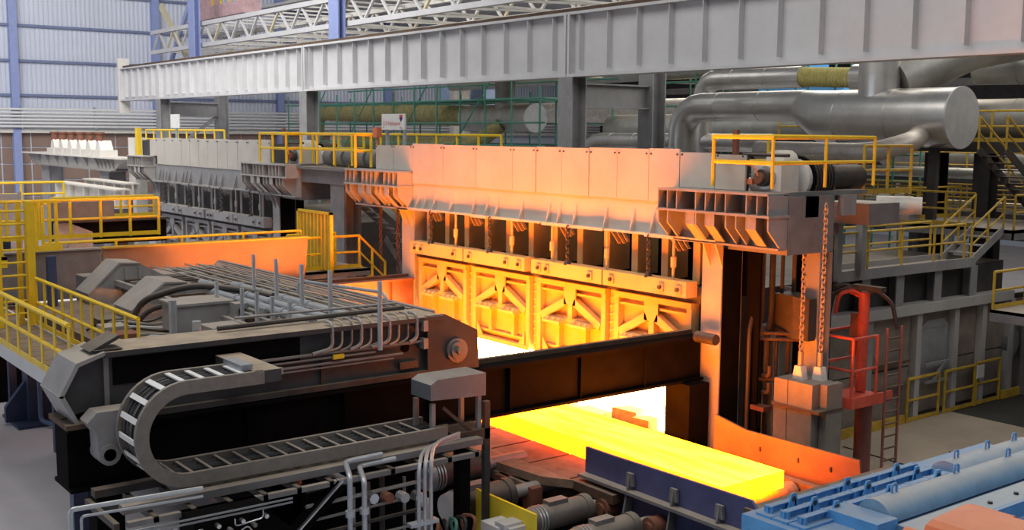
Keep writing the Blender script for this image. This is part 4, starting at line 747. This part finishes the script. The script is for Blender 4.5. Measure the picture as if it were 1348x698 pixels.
# ================================================================== ducts
def duct(label, path, r, m=DUCT, fr=None, seg=5, seams=1.6, capm=None, extra=None, grp='hall ducts', name='duct'):
    P = fillet(path, fr or r*1.5, seg) if len(path) > 2 else [V(p) for p in path]
    o = thing(name, label, 'duct', P[0], grp); MB().tube(P, r, 28).build('shell', m, o)
    for a, b in zip([V(p) for p in path[:-1]], [V(p) for p in path[1:]]):
        n = int((b-a).length/seams); d_ = (b-a).normalized()
        for i in range(1, n): 
            c = lerp(a, b, i/n); MB().cyl(c-d_*.02, c+d_*.02, r+.012, 28).build('seam_band', m, o)
    return o
d1 = duct('bright aluminium duct with elbow joining the big capped duct', [(-33.15, 34, 5.0), (-33.15, 34, 9.18), (-26.8, 34, 9.18)], .58, fr=1.2, seams=1.9)
d2 = thing('duct', 'big aluminium duct with flat round end cap and vertical branch', 'duct', (-23, 34, 8.7), 'hall ducts')
MB().tube([(-27.0, 34, 9.15), (-25.8, 34, 8.72), (-20.6, 34, 8.7)], 1.0, 40, True, [.62, 1.0, 1.0]).build('shell', DUCT, d2); MB().cyl((-20.62, 34, 8.7), (-20.55, 34, 8.7), 1.02, 40).build('end_cap', mat('matt_aluminium', (.50, .51, .53), .5, .5, var=.15, scale=3), d2)
for x in (-25.0, -22.9, -21.8): MB().cyl((x-.02, 34, 8.7), (x+.02, 34, 8.7), 1.012, 40).build('seam_band', DUCT, d2)
MB().cyl((-23.75, 34, 8.8), (-23.75, 34, 11.4), .7, 28).build('branch', DUCT, d2); MB().tube([(-23.5, 34.6, 10.0), (-22.2, 37.0, 11.2), (-21.5, 39, 11.6)], .8, 28).build('oblique_branch', DUCTD, d2); MB().cyl((-23.75, 34, 10.2), (-23.75, 34, 10.24), .715, 28).build('seam_band', DUCT, d2)
for x in (-25.5, -21.5): MB().box(x-.15, 33.9, 0, x+.15, 34.1, 7.75).build('stand', G_DARK, d2)
d3 = duct('aluminium duct under the girder with a yellow insulated stretch', [(-33.9, 36, 6), (-33.9, 36, 10.4), (-28.6, 36, 10.36)], .43, fr=.9)
MB().cyl((-28.6, 36, 10.36), (-26.2, 36, 10.25), .37, 24).build('insulation', INSUL, d3); MB().cyl((-26.2, 36, 10.25), (-24.6, 36, 10.2), .5, 24).build('rear_section', DUCT, d3)
for k in range(16): MB().cyl((-28.5+.15*k, 36, 10.355-.007*k), (-28.44+.15*k, 36, 10.35-.007*k), .385, 20).build('wrap', INSUL, d3)
duct('wide dusty duct below the girder at the upper right edge', [(-23.6, 40, 10.6), (-8, 40, 10.3)], .58, DUCTD)
duct('dusty duct behind the round end cap at the right edge', [(-24, 38, 8.74), (-8, 38, 8.74)], .68, DUCTD)
duct('low aluminium duct with elbow just above the fascia centre', [(-41.2, 36, 5.5), (-41.2, 36, 7.75), (-30, 36, 7.75)], .38, fr=.7, seg=4)
duct('pale lower duct bending up into the big capped duct', [(-26.5, 31, 7.55), (-21.9, 31, 7.52), (-21.1, 32.1, 7.9), (-21.6, 33.3, 8.15)], .33, mat('pale_dusty_duct', (.55, .50, .46), .45, .5, dust=.4), fr=.5, seg=3)
duct('dark dusty duct behind the bright elbow duct', [(-44, 40, 8.3), (-24, 40, 8.4)], .75, DUCTD)
d4 = duct('round capped grey duct at the end of the insulated pipe', [(-54.4, 38, 8.9), (-48.1, 38, 8.9)], .76, DUCTD)
MB().cyl((-48.12, 38, 8.9), (-48.0, 38, 8.9), .79, 28).build('end_cap', mat('matt_aluminium', (.5, .51, .53)), d4)
MB().cyl((-50.8, 38, 8.9), (-50.8, 38, 11.5), .57, 20).build('branch', DUCTD, d4)
duct('yellow insulated pipe with elbow inside the scaffold', [(-73.6, 38, 5), (-73.6, 38, 9.5), (-54.3, 38, 9.05)], .6, INSULD, fr=1.4, seams=.8)
duct('lower yellow insulated pipe behind the scaffold rail', [(-66, 36.3, 7.4), (-51.4, 36.3, 7.4), (-50.4, 37.4, 8.5)], .42, INSULD, fr=1.0, seams=.8)
duct('pale cream duct elbow high behind the scaffold', [(-64, 44, 8), (-64, 44, 12.0), (-55, 44, 12.2)], .7, mat('pale_dusty_duct', (.55, .5, .46)), fr=1.4)
duct('dusty grey duct elbow seen through the portal frame', [(-60, 45, 9.3), (-42.5, 45, 9.3), (-42.5, 45, 6)], .75, mat('pale_dusty_duct', (.55, .5, .46)), fr=1.2)
duct('long dark duct high behind scaffold', [(-62, 42, 11.3), (-36, 42, 11.4)], .5, DUCTD)
# ================================================================== scaffold
sc = thing('scaffold', 'green tube scaffold around the yellow insulated pipe', 'scaffold', (-58, 35, 0))
for i in range(13):
    for y in (34.6, 39.4): MB().cyl((-71+2.3*i, y, 0), (-71+2.3*i, y, 11.6 if i % 3 else 10.4), .05, 6).build('standard', GREEN, sc)
for z in (6.2, 7.45, 8.6, 9.8, 10.9):
    for y in (34.6, 39.4): MB().cyl((-71.3, y, z), (-43, y, z), .045, 6).build('ledger', GREEN, sc)
for i in range(13): MB().cyl((-71+2.3*i, 34.6, 9.8), (-71+2.3*i, 39.4, 9.8), .045, 6).build('transom', GREEN, sc)
for i in range(4): MB().cyl((-70+6*i, 34.6, 6.3), (-65.5+6*i, 34.6, 10.8), .04, 6).build('brace', GREEN, sc)
MB().box(-56, 34.8, 10.95, -44, 39.2, 11.02).build('plank_deck', CREAM, sc)
s2 = thing('scaffold', 'second green scaffold seen through the portal frame behind the fascia', 'scaffold', (-35, 42, 0))
for i in range(7):
    for y in (41.6, 43.6): MB().cyl((-42+2.3*i, y, 0), (-42+2.3*i, y, 11.5), .05, 6).build('standard', GREEN, s2)
for z in (6.2, 7.3, 8.4, 9.5, 10.7): MB().cyl((-42.5, 41.6, z), (-27, 41.6, z), .05, 6).build('ledger', GREEN, s2)
for z in (8.4, 10.7): MB().box(-42, 41.7, z, -28, 43.5, z+.06).build('plank_deck', CREAM if z > 9 else G_DARK, s2)
single('blue_hopper', MB().box(-38.6, 45, 9.8, -35.8, 47, 11.6).prism([(-38.6, 9.8), (-35.8, 9.8), (-36.6, 8.6), (-37.8, 8.6)], 'y', 45.2, 46.8).box(-35.8, 45, 9.9, -33.4, 46, 10.9).box(-38.5, 45.1, 0, -38.3, 45.3, 9.8).box(-36.1, 45.1, 0, -35.9, 45.3, 9.8), BLUEM, 'blue box shaped hopper behind the portal frame beam', 'hopper', (-37, 46, 0))
single('blue_cover', MB().prism([(-69, 10.0), (-63, 10.0), (-63.5, 11.0), (-66, 11.6), (-68.5, 11.2)], 'y', 45.5, 48).box(-68, 46, 9.2, -64, 47.5, 10.0).box(-67, 46.2, 0, -66.6, 46.6, 9.2), mat('faded_blue_sheet', (.22, .30, .45), .6), 'faded blue machine cover far behind the insulated pipe', 'cover', (-66, 47, 0))
railing('yellow railing on the furnace roof behind left fascia and sign', [(-37.3, 22, 6.95), (-29.6, 22, 6.95)], 1.05, 1.25, toe=False, r=.045)
railing('yellow railing on the roof of the cold furnace', [(-66, 23, 7.05), (-54.5, 23, 7.05)], 1.05, 1.3, toe=False, r=.05)
for x0, x1, y, lb in ((-37.4, -18.4, 21.6, 'grey steel roof deck of the glowing furnace'), (-67, -41.5, 22.6, 'grey steel roof deck of the cold furnace')):
    single('roof_deck', MB().box(x0, y, 6.85, x1, y+2.4, 6.93).box(x0, y, 6.6, x1, y+.08, 6.93), G_MID, lb, 'deck', ((x0+x1)/2, y+1.2, 6.85), 'furnace roof decks')
sg = thing('sign_board', 'white sign board with pink lettering and small shield on two posts', 'sign', (-33.9, 20.5, 7.4))
MB().box(-34.62, 20.46, 8.17, -33.1, 20.52, 8.72).build('board', WHITE, sg)
for x in (-34.4, -33.25): MB().box(x-.06, 20.52, 6.9, x+.06, 20.6, 8.6).build('post', GALV, sg)
def text(body, size, loc, m, parent):
    cu = bpy.data.curves.new('lettering', 'FONT'); cu.body = body; cu.size = size; cu.extrude = .004; cu.materials.append(m)
    tmp = bpy.data.objects.new('tmp_text', cu); C.objects.link(tmp); bpy.context.view_layer.update()
    me = bpy.data.meshes.new_from_object(tmp.evaluated_get(bpy.context.evaluated_depsgraph_get())); bpy.data.objects.remove(tmp)
    o = bpy.data.objects.new('lettering', me); C.objects.link(o); o.parent = parent; o.location = V(loc)-ORG[parent]; o.rotation_euler = (math.pi/2, 0, 0); return o
PINK = mat('pink_ink', (.62, .32, .30), .6, var=.05)
text('LLP Nafaquant', .2, (-34.53, 20.452, 8.33), PINK, sg); text('LLP', .07, (-34.53, 20.452, 8.23), PINK, sg); text('Nafaq', .07, (-33.42, 20.452, 8.22), PINK, sg)
MB().prism([(-33.40, 8.68), (-33.22, 8.68), (-33.22, 8.60), (-33.40, 8.60)], 'y', 20.44, 20.46).build('shield_top', RED, sg); MB().prism([(-33.40, 8.60), (-33.22, 8.60), (-33.23, 8.53), (-33.31, 8.45), (-33.39, 8.53)], 'y', 20.44, 20.46).build('shield_bottom', mat('navy_ink', (.04, .03, .18)), sg)
s3 = thing('sign_board', 'small white blank sign above the left end of the cold furnace', 'sign', (-56, 21, 7.4)); MB().box(-56.6, 21, 8.2, -55.4, 21.05, 8.9).build('board', WHITE, s3); MB().box(-56.1, 21.05, 6.9, -55.9, 21.1, 8.3).build('post', GALV, s3)
single('signal_lamp', MB().box(-35.15, 20.4, 7.9, -34.85, 20.6, 8.25).cyl((-35, 20.5, 6.9), (-35, 20.5, 7.9), .04, 8), ORANGE, 'orange signal box on a pole left of the sign board', 'lamp', (-35, 20.5, 6.9))
# hanging rusty chains left of the glowing furnace
for x in (-33.1, -32.0): single('hanging_chain', chain_mb((x, 19.5, 5.62), (x, 19.5, 2.6), .17, .05, .018).box(x-.08, 19.4, 2.4, x+.08, 19.6, 2.62), RUSTRED, 'rusty chain hanging left of the glowing furnace, %s one' % ('left' if x < -32.5 else 'right'), 'chain', (x, 19.5, 2.4), 'rusty chains')
# ================================================================== rear structure behind furnaces
ORD = ('first', 'second', 'third', 'fourth', 'fifth', 'sixth', 'seventh', 'eighth', 'ninth', 'tenth')
for i, (x, y) in enumerate(((-23.4, 37.2), (-21.3, 36.9), (-24.5, 43), (-40, 46), (-47, 46), (-56, 54))):
    single('rear_column', MB().box(x-.3, y-.3, 0, x+.3, y-.25, 7.5).box(x-.3, y+.25, 0, x+.3, y+.3, 7.5).box(x-.04, y-.25, 0, x+.04, y+.25, 7.5), G_DARK, 'dark rear steel column among the pipes behind the furnaces, %s of its row' % ORD[i], 'column', (x, y, 0), 'rear columns')
for i, (x0, x1, y, z, lb) in enumerate(((-30, -8, 36.2, 7.55, 'dark walkway beam at upper right behind the round end cap'), (-30, -8, 44, 6.0, 'dark platform far right behind the yellow rails'), (-60, -26, 48, 7.0, 'dark platform behind the scaffold'), (-60, -28, 50, 10.5, 'upper dark platform behind the ducts'))):
    single('rear_platform', MB().box(x0, y, z, x1, y+.12, z+.36).box(x0, y+.12, z+.28, x1, y+2.5, z+.36).box(x0+1, y+.2, 0, x0+1.3, y+.5, z), G_DARK, lb, 'platform', ((x0+x1)/2, y, z), 'rear platforms')
    if i in (0, 1): railing('yellow railing on the %s' % lb, [(x0, y+.1, z+.36), (x1, y+.1, z+.36)], 1.05, 1.8, m=YELD, r=.04)
stair('dark stair with yellow handrails at the upper right edge', (-18.6, 32.5, 7.7), (-18.6, 36.2, 5.5), .9, G_DARK)
for k, (y, z, r_) in enumerate(((45, 5.2, .35), (46, 4.2, .3), (42, 6.6, .22), (46.5, 7.2, .5), (41, 5.4, .18))):
    duct('dusty horizontal pipe low behind the yellow rails at far right, %s' % ('first', 'second', 'third', 'fourth', 'fifth')[k], [(-32, y, z), (-4, y, z)], r_, DUCTD, grp='rear pipes')
for k in range(3):
    y = 38.5+.9*k; railing('long yellow railing behind the platform at far right, row %s from the front' % ('one', 'two', 'three')[k], [(-30, y, 5.0+.12*k), (-12, y, 5.0+.12*k)], 1.0, 1.9, m=YELD, r=.035, toe=False)
for x, y, lb in ((-20.2, 47, 'pale upright tank behind the right stairs, left one'), (-17.2, 47.5, 'pale upright tank behind the right stairs, right one')):
    single('upright_tank', MB().cyl((x, y, 2), (x, y, 8.2), .9, 24).cyl((x, y, 8.2), (x, y, 8.6), .9, 24, .5).cyl((x, y, 0), (x, y, 2), .5, 16), mat('pale_dusty_duct', (.5, .5, .46)), lb, 'tank', (x, y, 0), 'upright tanks')
rng = random.Random(3)
for k in range(10):
    x = -60+3.1*k+rng.uniform(-.5, .5); y = rng.uniform(47, 62); z = rng.uniform(5.5, 8); w_ = rng.uniform(1, 3.2); h = rng.uniform(1, 2.6)
    single('machine_box', MB().box(x, y, z, x+w_, y+1.2, z+h).box(x+.1, y-.1, z+h*.3, x+w_*.4, y, z+h*.7).box(x+.1, y+.2, 0, x+.3, y+.4, z), (G_DARK, G_MID, DUCTD, RUSTY)[k % 4], 'dark machinery box in the cluttered rear bay behind the scaffold, %s from left' % ORD[k], 'machinery', (x, y, z), 'rear bay machinery')
# stairs between the furnaces
stair('grey stair with yellow rails between the two furnaces', (-36.5, 19.9, 6.2), (-36.5, 22.6, 4.0), 1.0, G_MID, rm=YEL)
stair('lower grey stair between the two furnaces', (-37.5, 22.8, 4.0), (-32.6, 22.8, .1), 1.0, G_MID, wx=False, rails=False)
o = thing('rear_shelf_frame', 'dark steel frame with shelves between the two furnaces', 'frame', (-36, 24, 0))
for z in (1.2, 2.4, 3.6, 4.8): MB().box(-39.5, 24, z, -31.6, 25.5, z+.15).build('shelf', G_MID, o)
for x in (-39.4, -37, -34.4, -31.8): MB().box(x, 24, 0, x+.2, 24.2, 5).build('upright', G_MID, o)
# ================================================================== left side: walkway, rails, ladder
wl = thing('access_walkway', 'brown decked steel walkway with grey edge running to the extractor, left', 'walkway', (-27, 5.8, 3.7))
x = -38.0; k = 0
while x < -18.8:
    MB().box(x+.01, 5.28, 3.78, x+.49, 6.28, 3.84).build('deck_plank', RUSTY, wl); x += .5
MB().box(-38, 5.18, 3.6, -18.8, 5.24, 3.86).build('edge_channel', G_LIGHT, wl); MB().box(-38, 6.32, 3.6, -18.8, 6.38, 3.86).build('edge_channel', G_LIGHT, wl)
for x in (-36, -20.2): MB().box(x-.12, 5.5, 0, x+.12, 5.9, 3.78).build('leg', BLUED, wl)
railing('yellow flat bar railing on the near side of access walkway', [(-38, 5.2, 3.84), (-18.9, 5.2, 3.84)], 1.05, .84, r=.045, flat=.13)
railing('yellow flat bar railing on the far side of access walkway', [(-25.4, 6.35, 3.84), (-18.9, 6.35, 3.84)], 1.05, .62, r=.04, flat=.12)
single('red_pipe', MB().tube([(-29, 7.2, 3.55), (-22.5, 7.2, 3.5)], .16, 14).cyl((-22.5, 7.2, 3.5), (-22.4, 7.2, 3.5), .2, 14), PRIMER, 'dull red pipe behind the far walkway railing', 'pipe', (-26, 7.2, 3.4))
lad = thing('yellow_ladder', 'yellow ladder rising from the access walkway at the left edge', 'ladder', (-25.7, 6, 3.84))
for y, w_ in ((5.66, .1), (6.32, .16)): MB().box(-25.8, y-w_/2, 3.84, -25.55, y+w_/2, 6.55).build('stile', YEL, lad)
MB().box(-25.9, 6.1, 3.84, -25.84, 6.2, 6.5).build('stile', YEL, lad)
for k in range(9): MB().cyl((-25.7, 5.66, 4.1+.28*k), (-25.7, 6.32, 4.1+.28*k), .025, 6).build('rung', YEL, lad)
up = thing('ladder_landing', 'small brown landing with grey sheet at the top left edge of picture', 'platform', (-31, 6, 5))
MB().box(-34, 3, 4.98, -28.5, 6.5, 5.06).build('deck', RUSTY, up); MB().box(-34, 3, 4.8, -28.5, 3.05, 5.06).build('edge', G_MID, up); MB().box(-28.55, 3, 4.8, -28.5, 6.5, 5.06).build('edge', YEL, up)
for x in (-33.5, -29): MB().box(x, 7.5, 0, x+.2, 7.7, 4.98).build('leg', BLUED, up)
railing('yellow railing around the landing at the left edge', [(-28.6, 3.2, 5.06), (-28.6, 6.4, 5.06)], 1.15, 1.1, r=.04)
railing('yellow picket railing running right from the landing', [(-33, 5, 5.0), (-33, 11.8, 5.0)], 1.1, .9, r=.045)
pk = thing('picket_gate', 'gate of yellow vertical pickets beside ladder top', 'gate', (-30.4, 7.6, 5.0))
for k in range(5): MB().box(-30.45, 7.45+.17*k, 5.05, -30.4, 7.53+.17*k, 6.25).build('picket', YEL, pk)
MB().box(-30.46, 7.4, 6.2, -30.38, 8.3, 6.27).build('gate_rail', YEL, pk); MB().box(-30.46, 7.4, 4.95, -30.38, 8.3, 5.1).build('gate_rail', YEL, pk)
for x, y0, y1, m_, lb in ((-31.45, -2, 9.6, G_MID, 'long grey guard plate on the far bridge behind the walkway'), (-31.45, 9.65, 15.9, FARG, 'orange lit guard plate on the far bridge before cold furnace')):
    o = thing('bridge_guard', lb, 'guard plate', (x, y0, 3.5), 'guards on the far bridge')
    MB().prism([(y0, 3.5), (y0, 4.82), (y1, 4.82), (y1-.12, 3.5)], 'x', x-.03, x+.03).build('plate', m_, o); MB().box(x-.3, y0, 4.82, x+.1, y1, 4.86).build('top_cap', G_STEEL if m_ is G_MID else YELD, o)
    yy = y0+.8
    while yy < y1-.3: MB().box(x-.2, yy, 3.5, x-.03, yy+.05, 4.8).build('stiffener', G_MID, o); yy += 1.5
railing('long low yellow railing above the far bridge guard', [(-31.7, 8.2, 4.0), (-31.7, 15.8, 4.0)], 1.02, 2.0, r=.04, mids=4, toe=False, m=YEL)
railing('yellow railing turning down beside the left furnace post', [(-33, 16.6, 3.55), (-33, 18.6, 3.55), (-33, 19.6, 2.6)], 1.08, .8, r=.045, toe=True)
railing('inner yellow railing on the landing left of furnace', [(-34.3, 16.6, 3.55), (-34.3, 18.4, 3.55)], 1.08, .9, r=.045, toe=True)
single('landing_deck', MB().box(-36, 16.3, 3.45, -32.8, 18.9, 3.53).box(-32.9, 16.3, 3.3, -32.8, 18.9, 3.53).box(-35.8, 16.5, 0, -35.6, 16.7, 3.45).box(-33.2, 18.5, 0, -33, 18.7, 3.45), G_MID, 'grey landing deck left of the glowing furnace', 'deck', (-34.4, 17.6, 3.45))
ys = thing('mesh_screen', 'yellow mesh safety screen standing before the cold furnace', 'screen', (-33.4, 17.1, 3.5))
MB().box(-34.6, 17.1, 3.55, -34.5, 17.2, 5.5).box(-32.3, 17.1, 3.55, -32.2, 17.2, 5.5).box(-34.6, 17.1, 5.42, -32.2, 17.2, 5.5).build('frame', YEL, ys); MB().box(-34.5, 17.14, 3.6, -32.3, 17.16, 5.42).build('sheet', YELD, ys)
for k in range(9): MB().box(-34.4+.25*k, 17.11, 3.6, -34.36+.25*k, 17.14, 5.42).build('bar', YEL, ys)
fb = thing('bridge_girder', 'dark bridge girder with grey end plate before the cold furnace', 'girder', (-40.6, 13, 3.4), 'extractor bridge girders')
MB().box(-41.2, 10.9, 4.05, -40.6, 14.8, 4.85).build('box_web', G_BLACK, fb); MB().box(-41.4, 10.9, 4.85, -40.4, 14.8, 4.93).build('top_flange', G_DARK, fb)
MB().prism([(10.8, 3.6), (10.8, 4.85), (11.3, 4.85), (12.1, 4.5), (12.1, 3.6)], 'x', -40.6, -40.5).build('end_plate', G_STEEL, fb); MB().cyl((-40.5, 11.5, 3.9), (-40.4, 11.5, 3.9), .28, 18).build('hub', G_STEEL, fb)
MB().box(-41, 10.85, 4.93, -40.4, 12.85, 5.58).build('side_box', mat('brown_grey_plate', (.20, .17, .15), .7), fb); MB().box(-41, 13, 0, -40.7, 13.4, 4.05).build('leg', G_DARK, fb)
railing('yellow railing along the dark bridge girder before cold furnace', [(-41.3, 10.95, 4.93), (-41.3, 14.6, 4.93)], .75, 1.2, r=.045)
railing('far yellow railing at the left edge before brown wall', [(-58, 10, 4.4), (-58, 16, 4.4)], 1.1, 2.2, r=.06)
single('grey_screen', MB().box(-52, 8.5, 2.5, -51.9, 12.4, 5.3).box(-52.1, 8.4, 2.4, -51.8, 8.5, 5.4).box(-52.1, 12.4, 0, -51.8, 12.5, 5.4), G_STEEL, 'plain grey screen sheet behind landing at left edge', 'screen', (-52, 10.5, 0))
wc = thing('white_post', 'pale column with yellow panel left of the cold furnace', 'column', (-58.5, 19.8, 0)); MB().box(-59, 19.6, 0, -58.0, 20.2, 7.7).build('shaft', WHITEP, wc); MB().box(-57.3, 19.4, 6.4, -56.9, 19.6, 8.2).build('yellow_panel', YEL, wc); MB().box(-58.0, 19.8, 6.0, -57.2, 20.0, 6.4).build('bracket', G_STEEL, wc)
bp = thing('blue_pedestal', 'dark blue pedestal with base plate under the walkway, left', 'pedestal', (-32.4, 8.1, 0))
MB().box(-33.4, 7.3, 0, -31.6, 8.9, .08).build('base_plate', BLUED, bp); MB().box(-32.7, 7.7, .08, -32.1, 8.3, 1.9).build('shaft', BLUED, bp); MB().box(-32.9, 7.6, 1.55, -31.9, 8.4, 2.0).build('head', mat('steel_blue_paint', (.10, .16, .30)), bp)
for s_ in (-1, 1): MB().prism([(8.0+s_*.3, .08), (8.0+s_*.85, .08), (8.0+s_*.85, .5), (8.0+s_*.3, 1.2)], 'x', -32.5, -32.3).build('foot_web', BLUED, bp)
MB().tube(fillet([(-31.7, 7.9, 1.9), (-31.7, 7.9, .15), (-30.8, 8.3, .1)], .2, 5), .06, 8).build('blue_pipe', mat('steel_blue_paint', (.1, .16, .3)), bp)
single('pallet_stack', MB().box(-40, 8.2, 0, -37.5, 9.4, .45).box(-40.05, 8.15, .45, -37.45, 9.45, .95).box(-39.9, 8.3, .95, -37.6, 9.3, 2.6), YELD, 'dim yellow stack of crates in the shade under the walkway', 'crates', (-38.8, 8.8, 0))
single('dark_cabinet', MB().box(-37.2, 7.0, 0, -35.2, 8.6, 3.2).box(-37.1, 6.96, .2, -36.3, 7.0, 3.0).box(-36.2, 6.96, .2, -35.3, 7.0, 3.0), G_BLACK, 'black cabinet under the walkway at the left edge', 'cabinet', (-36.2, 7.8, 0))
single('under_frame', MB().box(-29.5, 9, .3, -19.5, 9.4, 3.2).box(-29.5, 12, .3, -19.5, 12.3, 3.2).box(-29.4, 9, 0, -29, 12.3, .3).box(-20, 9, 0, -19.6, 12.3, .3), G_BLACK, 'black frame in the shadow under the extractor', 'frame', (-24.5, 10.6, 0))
